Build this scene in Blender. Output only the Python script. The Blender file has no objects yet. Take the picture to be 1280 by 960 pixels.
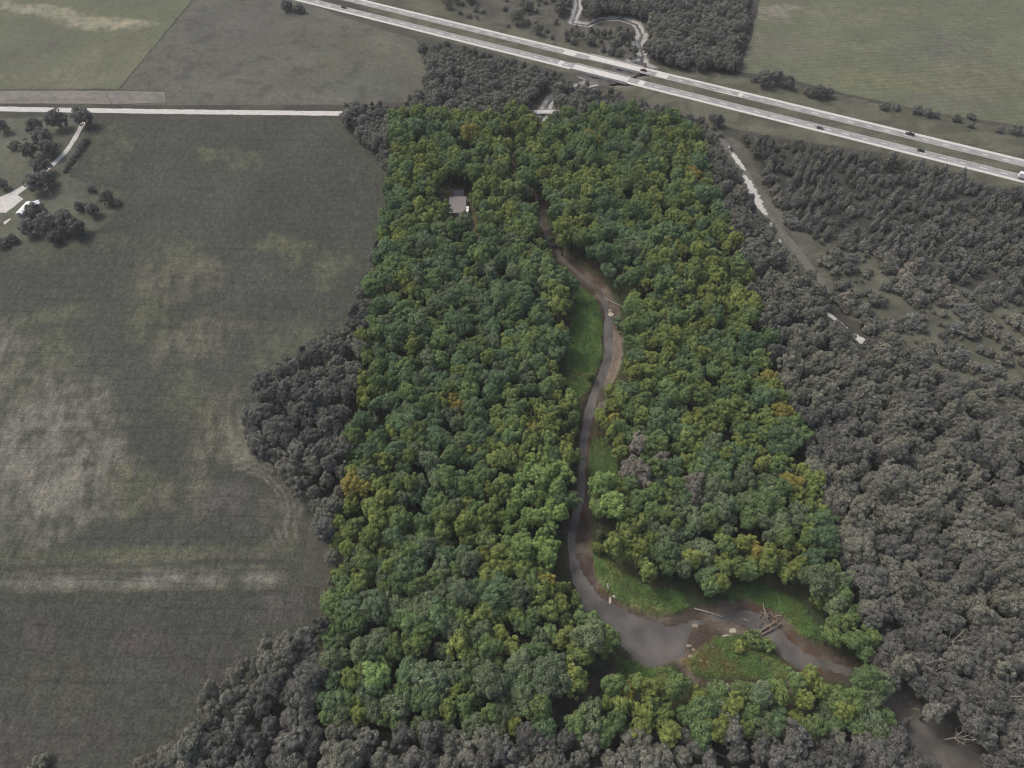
import bpy, bmesh, math, random
import numpy as np
from mathutils import Vector, Matrix, geometry as mgeo

random.seed(7)
RNG = np.random.default_rng(7)
SC = bpy.context.scene
COL = SC.collection
R = math.radians

# ------------------------------------------------------------------ camera
CAM_H, CAM_F, CAM_P = 262.0, 860.0, R(52)
cam_data = bpy.data.cameras.new('camera')
cam_data.sensor_width = 36.0
cam_data.lens = 36.0 * CAM_F / 1280.0
cam_data.clip_start, cam_data.clip_end = 1.0, 20000.0
cam = bpy.data.objects.new('camera', cam_data)
cam.location = (0, 0, CAM_H)
cam.rotation_euler = (math.pi / 2 - CAM_P, 0, 0)
COL.objects.link(cam)
SC.camera = cam

# ------------------------------------------------------------------ sky and sun (overcast)
SUN_EL, SUN_AZ = R(52), R(300)      # azimuth clockwise from +Y
w = bpy.data.worlds.new('World')
SC.world = w
w.use_nodes = True
wn = w.node_tree
bg = wn.nodes['Background']
sky = wn.nodes.new('ShaderNodeTexSky')
sky.sky_type = 'NISHITA'
sky.sun_disc = False
sky.sun_elevation = SUN_EL
sky.sun_rotation = SUN_AZ
sky.air_density = 1.0
sky.dust_density = 6.0
sky.ozone_density = 0.4
wn.links.new(sky.outputs[0], bg.inputs[0])
bg.inputs[1].default_value = 0.15
sl = bpy.data.lights.new('sun', 'SUN')
sl.energy = 1.25
sl.angle = R(14)
sl.color = (1.0, 0.985, 0.955)
sun = bpy.data.objects.new('sun', sl)
d = Vector((math.sin(SUN_AZ) * math.cos(SUN_EL), math.cos(SUN_AZ) * math.cos(SUN_EL), math.sin(SUN_EL)))
sun.rotation_euler = d.to_track_quat('Z', 'Y').to_euler()
sun.location = (0, 0, 400)
COL.objects.link(sun)
SC.view_settings.view_transform = 'Standard'
SC.view_settings.look = 'None'
SC.view_settings.exposure = 0.12
SC.view_settings.gamma = 1.0
SC.view_settings.use_curve_mapping = False
SC.cycles.use_adaptive_sampling = True
SC.cycles.adaptive_threshold = 0.02
SC.cycles.max_bounces = 5
SC.cycles.diffuse_bounces = 3
SC.cycles.glossy_bounces = 2
SC.cycles.transmission_bounces = 3
SC.cycles.transparent_max_bounces = 4
SC.cycles.use_denoising = True
SC.cycles.denoiser = 'OPENIMAGEDENOISE'
SC.cycles.denoising_input_passes = 'RGB_ALBEDO_NORMAL'
SC.cycles.denoising_prefilter = 'ACCURATE'
SC.cycles.filter_width = 1.2
SC.cycles.caustics_reflective = False
SC.cycles.caustics_refractive = False

# ------------------------------------------------------------------ helpers
CP, SP = math.cos(CAM_P), math.sin(CAM_P)


def G(px, py, z=0.0):
    """ground point of the survey photograph"""
    r, u = (px - 640) / CAM_F, (480 - py) / CAM_F
    t = (CAM_H - z) / (SP - u * CP)
    return (r * t, (CP + u * SP) * t)


def PX(x, y, z=0.0):
    dz = z - CAM_H
    dep = y * CP - dz * SP
    up = y * SP + dz * CP
    return 640 + CAM_F * x / dep, 480 - CAM_F * up / dep, dep


def GP(pts, z=0.0):
    return [G(a, b, z) for a, b in pts]


def inside(poly, x, y):
    """vectorised even-odd test"""
    x, y = np.asarray(x, float), np.asarray(y, float)
    res = np.zeros(x.shape, bool)
    n = len(poly)
    j = n - 1
    for i in range(n):
        xi, yi = poly[i]
        xj, yj = poly[j]
        if yi != yj:
            c = ((yi > y) != (yj > y)) & (x < (xj - xi) * (y - yi) / (yj - yi) + xi)
            res ^= c
        j = i
    return res


_lat = {}


def vnoise(x, y, s, seed=0):
    x, y = np.asarray(x, float) / s, np.asarray(y, float) / s
    if seed not in _lat:
        _lat[seed] = np.random.default_rng(seed + 100).random((256, 256))
    L = _lat[seed]
    xi, yi = np.floor(x).astype(int), np.floor(y).astype(int)
    fx, fy = x - xi, y - yi
    fx, fy = fx * fx * (3 - 2 * fx), fy * fy * (3 - 2 * fy)
    a, b = L[xi % 256, yi % 256], L[(xi + 1) % 256, yi % 256]
    c, e = L[xi % 256, (yi + 1) % 256], L[(xi + 1) % 256, (yi + 1) % 256]
    return (a * (1 - fx) + b * fx) * (1 - fy) + (c * (1 - fx) + e * fx) * fy


def fbm(x, y, s, seed=0, o=4):
    v, a, t = 0, 1.0, 0
    for k in range(o):
        v = v + a * vnoise(x, y, s, seed + k * 17)
        t += a
        a *= 0.55
        s *= 0.5
    return v / t


def dist_poly(pts, X, Y):
    """distance to a polyline and the interpolated width there: pts (x,y,w)"""
    best = np.full(X.shape, 1e9)
    wid = np.zeros(X.shape)
    for (x0, y0, w0), (x1, y1, w1) in zip(pts[:-1], pts[1:]):
        dx, dy = x1 - x0, y1 - y0
        L = dx * dx + dy * dy + 1e-9
        t = np.clip(((X - x0) * dx + (Y - y0) * dy) / L, 0, 1)
        dd = np.hypot(X - x0 - t * dx, Y - y0 - t * dy)
        ww = w0 + t * (w1 - w0)
        m = dd - ww < best - wid
        best = np.where(m, dd, best)
        wid = np.where(m, ww, wid)
    return best, wid


def smooth(a, b, v):
    t = np.clip((v - a) / (b - a), 0, 1)
    return t * t * (3 - 2 * t)


def link(o, parent=None):
    COL.objects.link(o)
    if parent is not None:
        o.parent = parent
    return o


def mesh_obj(name, verts, faces, mat, parent=None, smooth_sh=False, loc=None):
    me = bpy.data.meshes.new(name)
    me.from_pydata([tuple(v) for v in verts], [], [tuple(f) for f in faces])
    if mat is not None:
        for m in (mat if isinstance(mat, (list, tuple)) else [mat]):
            me.materials.append(m)
    if smooth_sh:
        me.polygons.foreach_set('use_smooth', [True] * len(me.polygons))
    me.update()
    o = bpy.data.objects.new(name, me)
    if loc is not None:
        o.location = loc
    return link(o, parent)


def tag(o, label=None, cat=None, group=None, kind=None):
    if label:
        o['label'] = label
    if cat:
        o['category'] = cat
    if group:
        o['group'] = group
    if kind:
        o['kind'] = kind
    return o


def empty(name, loc=(0, 0, 0), rz=0.0):
    o = bpy.data.objects.new(name, None)
    o.empty_display_size = 0.5
    o.location = loc
    o.rotation_euler = (0, 0, rz)
    return link(o)


class MB:
    """collects boxes, tubes and prisms into one mesh"""

    def __init__(self):
        self.v, self.f = [], []

    def add(self, vs, fs):
        n = len(self.v)
        self.v += [tuple(v) for v in vs]
        self.f += [tuple(i + n for i in f) for f in fs]
        return self

    def box(self, cx, cy, cz, sx, sy, sz, rz=0.0):
        c, s = math.cos(rz), math.sin(rz)
        vs = []
        for z in (-.5, .5):
            for x, y in ((-.5, -.5), (.5, -.5), (.5, .5), (-.5, .5)):
                X, Y = x * sx, y * sy
                vs.append((cx + X * c - Y * s, cy + X * s + Y * c, cz + z * sz))
        return self.add(vs, [(3, 2, 1, 0), (4, 5, 6, 7), (0, 1, 5, 4), (1, 2, 6, 5), (2, 3, 7, 6), (3, 0, 4, 7)])

    def tube(self, pts, rad, n=7):
        rings = []
        for i, p in enumerate(pts):
            p = Vector(p)
            a = Vector(pts[max(i - 1, 0)])
            b = Vector(pts[min(i + 1, len(pts) - 1)])
            t = (b - a).normalized()
            u = t.orthogonal().normalized()
            v = t.cross(u)
            r = rad[i]
            rings.append([p + (u * math.cos(2 * math.pi * k / n) + v * math.sin(2 * math.pi * k / n)) * r for k in range(n)])
        vs = [q for ring in rings for q in ring]
        fs = []
        for i in range(len(pts) - 1):
            for k in range(n):
                k2 = (k + 1) % n
                fs.append((i * n + k, i * n + k2, (i + 1) * n + k2, (i + 1) * n + k))
        fs.append(tuple(reversed(range(n))))
        fs.append(tuple((len(pts) - 1) * n + k for k in range(n)))
        return self.add(vs, fs)

    def prism(self, prof, y0, y1):
        """side profile in x,z pushed from y0 to y1"""
        n = len(prof)
        vs = [(x, y0, z) for x, z in prof] + [(x, y1, z) for x, z in prof]
        fs = [tuple(range(n)), tuple(reversed(range(n, 2 * n)))]
        for i in range(n):
            j = (i + 1) % n
            fs.append((j, i, i + n, j + n))
        return self.add(vs, fs)

    def build(self, name, mat, parent=None, smooth_sh=False, loc=None):
        return mesh_obj(name, self.v, self.f, mat, parent, smooth_sh, loc)


# ------------------------------------------------------------------ materials
def nodes_of(name):
    m = bpy.data.materials.new(name)
    m.use_nodes = True
    nt = m.node_tree
    for n in list(nt.nodes):
        nt.nodes.remove(n)
    out = nt.nodes.new('ShaderNodeOutputMaterial')
    return m, nt, out


def N(nt, t, **kw):
    n = nt.nodes.new(t)
    for k, v in kw.items():
        setattr(n, k, v)
    return n


def noise(nt, vec, scale, detail=3.0, rough=0.6):
    n = N(nt, 'ShaderNodeTexNoise')
    n.inputs['Scale'].default_value = scale
    n.inputs['Detail'].default_value = detail
    n.inputs['Roughness'].default_value = rough
    nt.links.new(vec, n.inputs['Vector'])
    return n.outputs['Fac']


def maprange(nt, v, a, b, c, e):
    n = N(nt, 'ShaderNodeMapRange')
    for i, q in enumerate((a, b, c, e)):
        n.inputs[i + 1].default_value = q
    nt.links.new(v, n.inputs[0])
    return n.outputs[0]


def math_n(nt, op, a, b):
    n = N(nt, 'ShaderNodeMath', operation=op)
    for i, q in enumerate((a, b)):
        if isinstance(q, (int, float)):
            n.inputs[i].default_value = q
        else:
            nt.links.new(q, n.inputs[i])
    return n.outputs[0]


def hsv(nt, col, h=None, s=None, v=None):
    n = N(nt, 'ShaderNodeHueSaturation')
    if isinstance(col, tuple):
        n.inputs['Color'].default_value = (*col, 1)
    else:
        nt.links.new(col, n.inputs['Color'])
    for k, q in (('Hue', h), ('Saturation', s), ('Value', v)):
        if q is not None:
            nt.links.new(q, n.inputs[k])
    return n.outputs[0]


def land_mat(name, fine=1.1, lo=0.6, hi=1.4, bump=0.6, big=0.03, rows=None, streak=None, tram=None):
    """colour comes from the vertex zones, grain from noise"""
    m, nt, out = nodes_of(name)
    tc = N(nt, 'ShaderNodeTexCoord').outputs['Object']
    att = N(nt, 'ShaderNodeVertexColor', layer_name='Col').outputs['Color']
    a = noise(nt, tc, fine, 4.0, 0.75)
    b = noise(nt, tc, fine * 0.28, 3.0, 0.6)
    c = noise(nt, tc, big, 3.0, 0.5)
    va = maprange(nt, a, 0.28, 0.72, lo, hi)
    vb = maprange(nt, b, 0.3, 0.7, 0.85, 1.15)
    vc = maprange(nt, c, 0.3, 0.7, 0.9, 1.1)
    v = math_n(nt, 'MULTIPLY', math_n(nt, 'MULTIPLY', va, vb), vc)
    if rows:
        mp = N(nt, 'ShaderNodeMapping')
        mp.inputs['Rotation'].default_value = (0, 0, rows[0])
        nt.links.new(tc, mp.inputs[0])
        wv = N(nt, 'ShaderNodeTexWave')
        wv.inputs['Scale'].default_value = rows[1]
        wv.inputs['Distortion'].default_value = 1.5
        wv.inputs['Detail'].default_value = 2.0
        nt.links.new(mp.outputs[0], wv.inputs[0])
        v = math_n(nt, 'MULTIPLY', v, maprange(nt, wv.outputs['Fac'], 0, 1, 1 - rows[2], 1 + rows[2]))
    if tram:
        sep = N(nt, 'ShaderNodeSeparateXYZ')
        nt.links.new(tc, sep.inputs[0])
        wob = math_n(nt, 'MULTIPLY', noise(nt, tc, 0.01, 1.0), 14.0)
        yy = math_n(nt, 'ADD', math_n(nt, 'ADD', sep.outputs[1], math_n(nt, 'MULTIPLY', sep.outputs[0], 0.03)), wob)
        fr = math_n(nt, 'FRACT', math_n(nt, 'DIVIDE', yy, tram), 0.0)
        v = math_n(nt, 'MULTIPLY', v, maprange(nt, fr, 0.0, 0.12, 0.78, 1.0))
    for (sx_, sy_, rot_, amp) in (streak or ()):
        mp = N(nt, 'ShaderNodeMapping')
        mp.inputs['Rotation'].default_value = (0, 0, rot_)
        mp.inputs['Scale'].default_value = (sx_, sy_, 1)
        nt.links.new(tc, mp.inputs[0])
        q = noise(nt, mp.outputs[0], 1.0, 2.0, 0.6)
        v = math_n(nt, 'MULTIPLY', v, maprange(nt, q, 0.3, 0.7, 1 - amp, 1 + amp))
    h = maprange(nt, b, 0.3, 0.7, 0.485, 0.515)
    colr = hsv(nt, att, h=h, v=v)
    p = N(nt, 'ShaderNodeBsdfPrincipled')
    p.inputs['Roughness'].default_value = 0.95
    p.inputs['Specular IOR Level'].default_value = 0.1
    nt.links.new(colr, p.inputs['Base Color'])
    bp = N(nt, 'ShaderNodeBump')
    bp.inputs['Strength'].default_value = bump
    bp.inputs['Distance'].default_value = 0.5
    nt.links.new(a, bp.inputs['Height'])
    nt.links.new(bp.outputs[0], p.inputs['Normal'])
    nt.links.new(p.outputs[0], out.inputs[0])
    return m


def plain(name, col, rough=0.7, var=0.15, scale=1.5, metal=0.0, spec=0.4, bump=0.0):
    m, nt, out = nodes_of(name)
    tc = N(nt, 'ShaderNodeTexCoord').outputs['Object']
    a = noise(nt, tc, scale, 4.0, 0.65)
    v = maprange(nt, a, 0.3, 0.7, 1 - var, 1 + var)
    c = hsv(nt, col, v=v)
    p = N(nt, 'ShaderNodeBsdfPrincipled')
    p.inputs['Roughness'].default_value = rough
    p.inputs['Metallic'].default_value = metal
    p.inputs['Specular IOR Level'].default_value = spec
    nt.links.new(c, p.inputs['Base Color'])
    if bump:
        bp = N(nt, 'ShaderNodeBump')
        bp.inputs['Strength'].default_value = bump
        nt.links.new(a, bp.inputs['Height'])
        nt.links.new(bp.outputs[0], p.inputs['Normal'])
    nt.links.new(p.outputs[0], out.inputs[0])
    return m


def leaf_mat(name, c1, c2, hue=0.012, transl=0.3):
    """c1..c2: range from tree to tree; small change from leaf spray to leaf spray"""
    m, nt, out = nodes_of(name)
    oi = N(nt, 'ShaderNodeObjectInfo').outputs['Random']
    mx = N(nt, 'ShaderNodeMix', data_type='RGBA')
    mx.inputs[6].default_value = (*c1, 1)
    mx.inputs[7].default_value = (*c2, 1)
    nt.links.new(oi, mx.inputs[0])
    isl = N(nt, 'ShaderNodeNewGeometry').outputs['Random Per Island']
    r2 = math_n(nt, 'FRACT', math_n(nt, 'MULTIPLY', oi, 7.31), 0.0)
    tn = N(nt, 'ShaderNodeAttribute', attribute_name='tint').outputs['Fac']
    v = math_n(nt, 'MULTIPLY', maprange(nt, isl, 0, 1, 0.60, 1.45), maprange(nt, r2, 0, 1, 0.84, 1.16))
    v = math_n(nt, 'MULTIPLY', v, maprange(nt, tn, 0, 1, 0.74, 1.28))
    r3 = math_n(nt, 'FRACT', math_n(nt, 'MULTIPLY', isl, 5.7), 0.0)
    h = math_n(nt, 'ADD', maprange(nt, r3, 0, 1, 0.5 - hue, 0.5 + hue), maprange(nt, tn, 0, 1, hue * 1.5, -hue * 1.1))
    c = hsv(nt, mx.outputs[2], h=h, v=v)
    df = N(nt, 'ShaderNodeBsdfPrincipled')
    df.inputs['Roughness'].default_value = 0.6
    df.inputs['Specular IOR Level'].default_value = 0.25
    nt.links.new(c, df.inputs['Base Color'])
    tr = N(nt, 'ShaderNodeBsdfTranslucent')
    nt.links.new(c, tr.inputs['Color'])
    ms = N(nt, 'ShaderNodeMixShader')
    ms.inputs[0].default_value = transl
    nt.links.new(df.outputs[0], ms.inputs[1])
    nt.links.new(tr.outputs[0], ms.inputs[2])
    nt.links.new(ms.outputs[0], out.inputs[0])
    return m


LEAF = {
    'olive':  leaf_mat('olive_leaf', (0.218, 0.262, 0.072), (0.165, 0.228, 0.074)),
    'lime':   leaf_mat('bright_green_leaf', (0.225, 0.315, 0.098), (0.190, 0.290, 0.098)),
    'green':  leaf_mat('mid_green_leaf', (0.162, 0.228, 0.080), (0.130, 0.206, 0.084)),
    'dark':   leaf_mat('blue_green_leaf', (0.112, 0.188, 0.096), (0.136, 0.202, 0.094)),
    'sage':   leaf_mat('sage_leaf', (0.162, 0.208, 0.108), (0.148, 0.200, 0.114)),
    'gold':   leaf_mat('golden_leaf', (0.275, 0.268, 0.066), (0.290, 0.245, 0.064)),
    'grey':   leaf_mat('grey_leaf', (0.165, 0.167, 0.146), (0.190, 0.191, 0.162), 0.005),
    'greyd':  leaf_mat('dark_grey_leaf', (0.136, 0.138, 0.124), (0.158, 0.160, 0.142), 0.005),
    'greyo':  leaf_mat('olive_grey_leaf', (0.202, 0.206, 0.162), (0.182, 0.186, 0.150), 0.005),
    'pine':   leaf_mat('pine_needle', (0.158, 0.172, 0.158), (0.192, 0.198, 0.174), 0.005),
    'twig':   leaf_mat('dry_twig', (0.240, 0.222, 0.185), (0.212, 0.202, 0.172), 0.01),
}
M_BARK = plain('bark', (0.07, 0.058, 0.045), 0.95, 0.3, 3.0, spec=0.1)
M_DEAD = plain('bleached_wood', (0.30, 0.28, 0.25), 0.9, 0.2, 2.0, spec=0.1)
M_LAND = land_mat('land', 1.0, 0.65, 1.4, 0.8)
M_CROP = land_mat('crop', 0.95, 0.42, 1.68, 1.0, tram=9.0, streak=((0.55, 0.09, 0.28, 0.14), (0.38, 0.30, 0.0, 0.20)))
M_MEADOW = land_mat('meadow_grass', 0.8, 0.55, 1.5, 0.9)
M_GRAVEL = plain('white_gravel', (0.49, 0.48, 0.455), 0.95, 0.2, 0.5, spec=0.1)
M_CONC = plain('pale_concrete', (0.53, 0.52, 0.49), 0.9, 0.1, 0.25, spec=0.2)
M_LANE = plain('worn_concrete', (0.28, 0.275, 0.265), 0.9, 0.22, 0.12, spec=0.2)
M_SHLD = plain('grey_shoulder', (0.33, 0.325, 0.305), 0.9, 0.12, 0.3, spec=0.2)
M_PAINT = plain('road_paint', (0.72, 0.72, 0.70), 0.8, 0.05, 2.0)
M_SAND = plain('sand', (0.25, 0.215, 0.165), 0.95, 0.15, 1.5, spec=0.1, bump=0.3)
M_SANDW = plain('white_sand', (0.40, 0.37, 0.30), 0.95, 0.15, 0.7, spec=0.1, bump=0.3)


def water_mat():
    m, nt, out = nodes_of('creek_water')
    tc = N(nt, 'ShaderNodeTexCoord').outputs['Object']
    a = noise(nt, tc, 0.12, 3.0, 0.5)
    v = maprange(nt, a, 0.3, 0.7, 0.65, 1.35)
    c = hsv(nt, (0.106, 0.099, 0.090), v=v)
    p = N(nt, 'ShaderNodeBsdfPrincipled')
    p.inputs['Roughness'].default_value = 0.05
    p.inputs['IOR'].default_value = 1.33
    nt.links.new(c, p.inputs['Base Color'])
    b = noise(nt, tc, 1.3, 2.0, 0.5)
    bp = N(nt, 'ShaderNodeBump')
    bp.inputs['Strength'].default_value = 0.08
    nt.links.new(b, bp.inputs['Height'])
    nt.links.new(bp.outputs[0], p.inputs['Normal'])
    nt.links.new(p.outputs[0], out.inputs[0])
    return m


M_WATER = water_mat()

# ------------------------------------------------------------------ survey: creek, openings, regions
# (photo x, photo y, half width in metres)
def line(pts, z=0.0):
    return [(*G(a, b, z), w_) for a, b, w_ in pts]


WZ = -1.25
CHANNEL = line([(722, -40, 4), (722, 10, 4), (716, 27, 4), (735, 30, 4), (752, 23, 4), (775, 22, 4), (796, 29, 4), (803, 42, 5),
                (799, 53, 6), (804, 68, 5), (800, 82, 5), (775, 96, 6), (738, 103, 5), (705, 112, 4.5), (690, 121, 4.5), (683, 132, 4), (676, 148, 4),
                (660, 170, 2.5), (640, 190, 2.0), (648, 220, 2.0), (670, 243, 2.2), (678, 280, 3), (692, 308, 4), (708, 327, 4.5), (730, 345, 4.5), (750, 362, 4.5),
                (763, 385, 5), (765, 412, 4.7), (767, 440, 5), (758, 468, 5), (744, 495, 3.8), (736, 520, 3.2), (731, 550, 2.5), (728, 585, 2.3),
                (727, 620, 2.8), (724, 650, 5), (724, 685, 5.5), (728, 720, 5.5), (742, 748, 6), (770, 772, 7), (815, 800, 9.5), (850, 795, 8),
                (885, 775, 6.5), (935, 768, 6.5), (965, 782, 6.5), (990, 808, 6.5), (1020, 825, 6), (1060, 838, 4.6), (1095, 862, 4.6), (1130, 890, 5.0),
                (1160, 914, 8.2), (1195, 945, 8.8), (1225, 985, 8), (1260, 1040, 8)])
DITCH = line([(770, 838, 1.6), (752, 848, 2.2), (730, 866, 2.4), (705, 887, 2.6), (680, 900, 2.2)])
DITCH2 = line([(848, 826, 1.2), (858, 838, 1.3), (868, 850, 1.3), (900, 856, 2.0), (935, 858, 3.0), (965, 862, 3.0), (1000, 852, 2.0), (1016, 832, 2.0)])
THAL = line([(722, -40, 1.3), (722, 10, 1.3), (716, 27, 1.3), (735, 30, 1.3), (752, 23, 1.3), (775, 22, 1.3), (796, 29, 1.3), (803, 42, 1.3),
             (799, 53, 1.3), (804, 68, 1.3), (800, 82, 2), (775, 96, 2.4), (738, 103, 2.2), (705, 112, 1.6), (690, 121, 1.6), (683, 132, 1.6), (676, 148, 1.6),
             (660, 170, 1.0), (640, 190, .7), (648, 220, .7), (670, 243, .8), (678, 280, 1.0), (692, 308, 1.3), (708, 327, 1.2), (732, 347, 1.2), (751, 364, 1.4),
             (761, 392, 1.6), (760, 415, 2.4), (761, 440, 2.3), (753, 468, 2.4), (742, 493, 2.5), (735, 520, 2.4), (730, 550, 1.9), (727, 585, 1.7),
             (726, 620, 1.9), (718, 650, 1.8), (713, 680, 1.9), (720, 715, 2.3), (738, 748, 3.6), (768, 774, 5.2), (812, 803, 9.2), (838, 803, 6),
             (866, 778, .8), (905, 772, .9), (928, 770, 2.6), (950, 776, 3.6), (978, 806, 4.0), (998, 823, 3.8), (1028, 828, 1.6), (1060, 838, 2.0), (1095, 862, 2.6),
             (1130, 890, 3.2), (1150, 906, 6.0), (1172, 928, 8.0), (1197, 952, 8.0), (1225, 985, 6.5), (1260, 1040, 6.5)])
POOL2 = line([(930, 857, 1.8), (962, 862, 1.9)])

Q_PARCEL = [(493, 143), (863, 143), (1128, 921), (388, 911)]
GRASS = {
    'meander': [(722, 358), (736, 366), (750, 380), (755, 420), (752, 455), (740, 485), (722, 500), (707, 490), (710, 440), (715, 400)],
    'east_bank': [(736, 548), (752, 548), (770, 575), (775, 600), (748, 603), (738, 590)],
    'bend': [(740, 685), (758, 700), (800, 730), (850, 738), (858, 756), (815, 779), (780, 767), (753, 745), (742, 715)],
    'point_bar': [(862, 800), (900, 786), (935, 800), (965, 818), (985, 835), (1000, 848), (960, 858), (905, 852), (870, 845), (848, 830)],
    'north_bank': [(900, 736), (955, 728), (1000, 755), (1032, 800), (1000, 796), (975, 765), (915, 752)],
    'low_bank': [(770, 822), (800, 832), (840, 838), (850, 850), (800, 856), (770, 850)],
}
O_CREEK = [(697, 318), (712, 322), (735, 338), (752, 350), (762, 360), (778, 375), (780, 390), (775, 410), (780, 440), (772, 465),
           (762, 480), (748, 500), (740, 530), (737, 560), (735, 600), (736, 640), (742, 680), (742, 720), (752, 745), (778, 765),
           (815, 780), (845, 762), (880, 757), (930, 751), (968, 762), (988, 793), (1022, 813), (1050, 828), (1078, 843), (1060, 852),
           (1020, 842), (985, 838), (960, 818), (930, 802), (900, 785), (870, 800), (850, 830), (820, 833), (785, 826), (775, 800),
           (756, 780), (733, 755), (720, 735), (710, 700), (704, 670), (714, 640), (720, 610), (718, 580), (726, 540), (728, 510),
           (743, 480), (753, 455), (753, 415), (750, 385), (736, 362), (713, 342), (699, 332)]
O_LIST = [
    [(-300, 147), (420, 148), (432, 160), (452, 178), (470, 200), (479, 215), (474, 260), (464, 320), (458, 345), (444, 370), (436, 395),
     (418, 412), (390, 425), (350, 450), (320, 480), (306, 520), (310, 560), (328, 590), (355, 605), (375, 622), (394, 655), (406, 690),
     (404, 730), (399, 775), (372, 785), (340, 800), (308, 825), (275, 850), (250, 875), (235, 905), (205, 935), (180, 965), (150, 1000), (-300, 1100)],
    [(-400, -200), (520, -200), (520, 30), (526, 55), (520, 100), (508, 128), (440, 124), (424, 130), (424, 146), (-400, 150)],
    [(330, -60), (520, 44), (600, 60), (690, 86), (725, 96), (800, 122), (880, 152), (960, 168), (1130, 197), (1280, 242), (1500, 290),
     (1500, 170), (1280, 165), (1090, 128), (950, 98), (870, 90), (815, 80), (720, 56), (640, 36), (560, 14), (480, -60)],
    [(945, -120), (938, 40), (925, 85), (1090, 128), (1280, 168), (1600, 190), (1600, -120)],
    [(868, 144), (908, 168), (938, 192), (968, 258), (1012, 308), (1048, 362), (1030, 362), (978, 308), (946, 264), (926, 227), (906, 190)],
    [(1028, 385), (1062, 405), (1090, 424), (1082, 434), (1060, 420), (1032, 400)],
    [(560, 234), (586, 234), (590, 255), (592, 272), (584, 270), (578, 264), (562, 266)],
    [(546, 246), (562, 246), (562, 258), (548, 256)],
    [(588, 272), (594, 272), (604, 300), (598, 302)],
    [(683, 114), (692, 114), (694, 126), (688, 140), (698, 136), (698, 141), (682, 158), (672, 158), (672, 141), (660, 138)],
    [(712, -30), (730, -30), (726, 24), (740, 26), (756, 19), (778, 20), (800, 26), (808, 40), (803, 52), (808, 80), (798, 82), (796, 55), (792, 36), (772, 28), (745, 34), (712, 34)],
    [(1142, 910), (1162, 896), (1184, 912), (1202, 935), (1228, 975), (1184, 980), (1158, 940)], [(1096, 862), (1130, 886), (1150, 902), (1146, 908), (1122, 890), (1094, 870)],
    [(752, 838), (758, 850), (730, 874), (705, 896), (694, 892), (725, 862)],
    [(632, 168), (637, 168), (641, 200), (650, 222), (645, 222), (634, 198)], [(672, 246), (677, 246), (680, 264), (687, 300), (692, 314), (687, 314), (676, 280)],
    O_CREEK,
] + list(GRASS.values())
R_CONIFER = [(940, 172), (1010, 175), (1130, 200), (1200, 215), (1290, 245), (1420, 285), (1420, 430), (1290, 388), (1235, 368), (1160, 338),
             (1100, 312), (1055, 300), (1020, 290), (985, 262), (955, 215)]
R_SCRUB = [(955, 215), (985, 262), (1020, 290), (1055, 300), (1100, 312), (1160, 338), (1235, 368), (1290, 388), (1420, 430), (1420, 560), (1290, 508),
           (1180, 470), (1110, 432), (1040, 372), (985, 300), (950, 240)]
R_FARSCRUB = [(500, -80), (712, -80), (712, 34), (760, 34), (795, 40), (795, 78), (760, 66), (640, 36), (560, 14)]
R_VERGE = [(800, 122), (880, 150), (905, 170), (925, 200), (910, 190), (862, 148), (800, 136)]

# ------------------------------------------------------------------ ground sheet
xs = np.unique(np.concatenate([np.arange(-10, 165, 1.25), np.arange(-460, -10, 5.0), np.arange(165, 470, 5.0),
                               np.geomspace(470, 6000, 22), -np.geomspace(460, 6000, 22)]))
ys = np.unique(np.concatenate([np.arange(15, 660, 1.25), np.arange(-60, 15, 5.0), np.geomspace(660, 7000, 24), -np.geomspace(60, 4000, 20)]))
GX, GY = np.meshgrid(xs, ys)


def carve(X, Y):
    dc, wc = dist_poly(CHANNEL, X, Y)
    dt, wt = dist_poly(THAL, X, Y)
    wob = (fbm(X, Y, 9, 3) - 0.5) * 3.0
    fine_ = (fbm(X, Y, 2.6, 9, 3) - 0.5)
    z = np.zeros_like(X)
    k = smooth(wc + 0.9, wc - 1.0, dc + wob * 0.6)
    z -= 1.08 * k
    z -= 0.75 * smooth(wt + 0.1, wt - 1.2, dt + wob * 0.45)
    z += k * fine_ * 0.28
    for dd, dep in ((DITCH, 1.0), (DITCH2, 1.0)):
        d1, w1 = dist_poly(dd, X, Y)
        z -= dep * smooth(w1 + 1.3, w1 - 0.8, d1 + wob * 0.2) * (1 - k)
    d2, w2 = dist_poly(POOL2, X, Y)
    z -= 0.6 * smooth(w2 + 0.6, w2 - 0.5, d2)
    # valley under the motorway bridges
    fx, fy = X * 0.892 + (Y - 527) * -0.452, X * 0.452 + (Y - 527) * 0.892
    dv, _ = dist_poly(CHANNEL, X, Y)
    band = smooth(-10, -3, fy) * smooth(38, 31, fy)
    z -= 2.6 * smooth(17, 6, dv) * band
    return z, k


GZ, GK = carve(GX, GY)


def mix(c, new, k):
    return c * (1 - k[..., None]) + np.array(new) * k[..., None]


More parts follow.
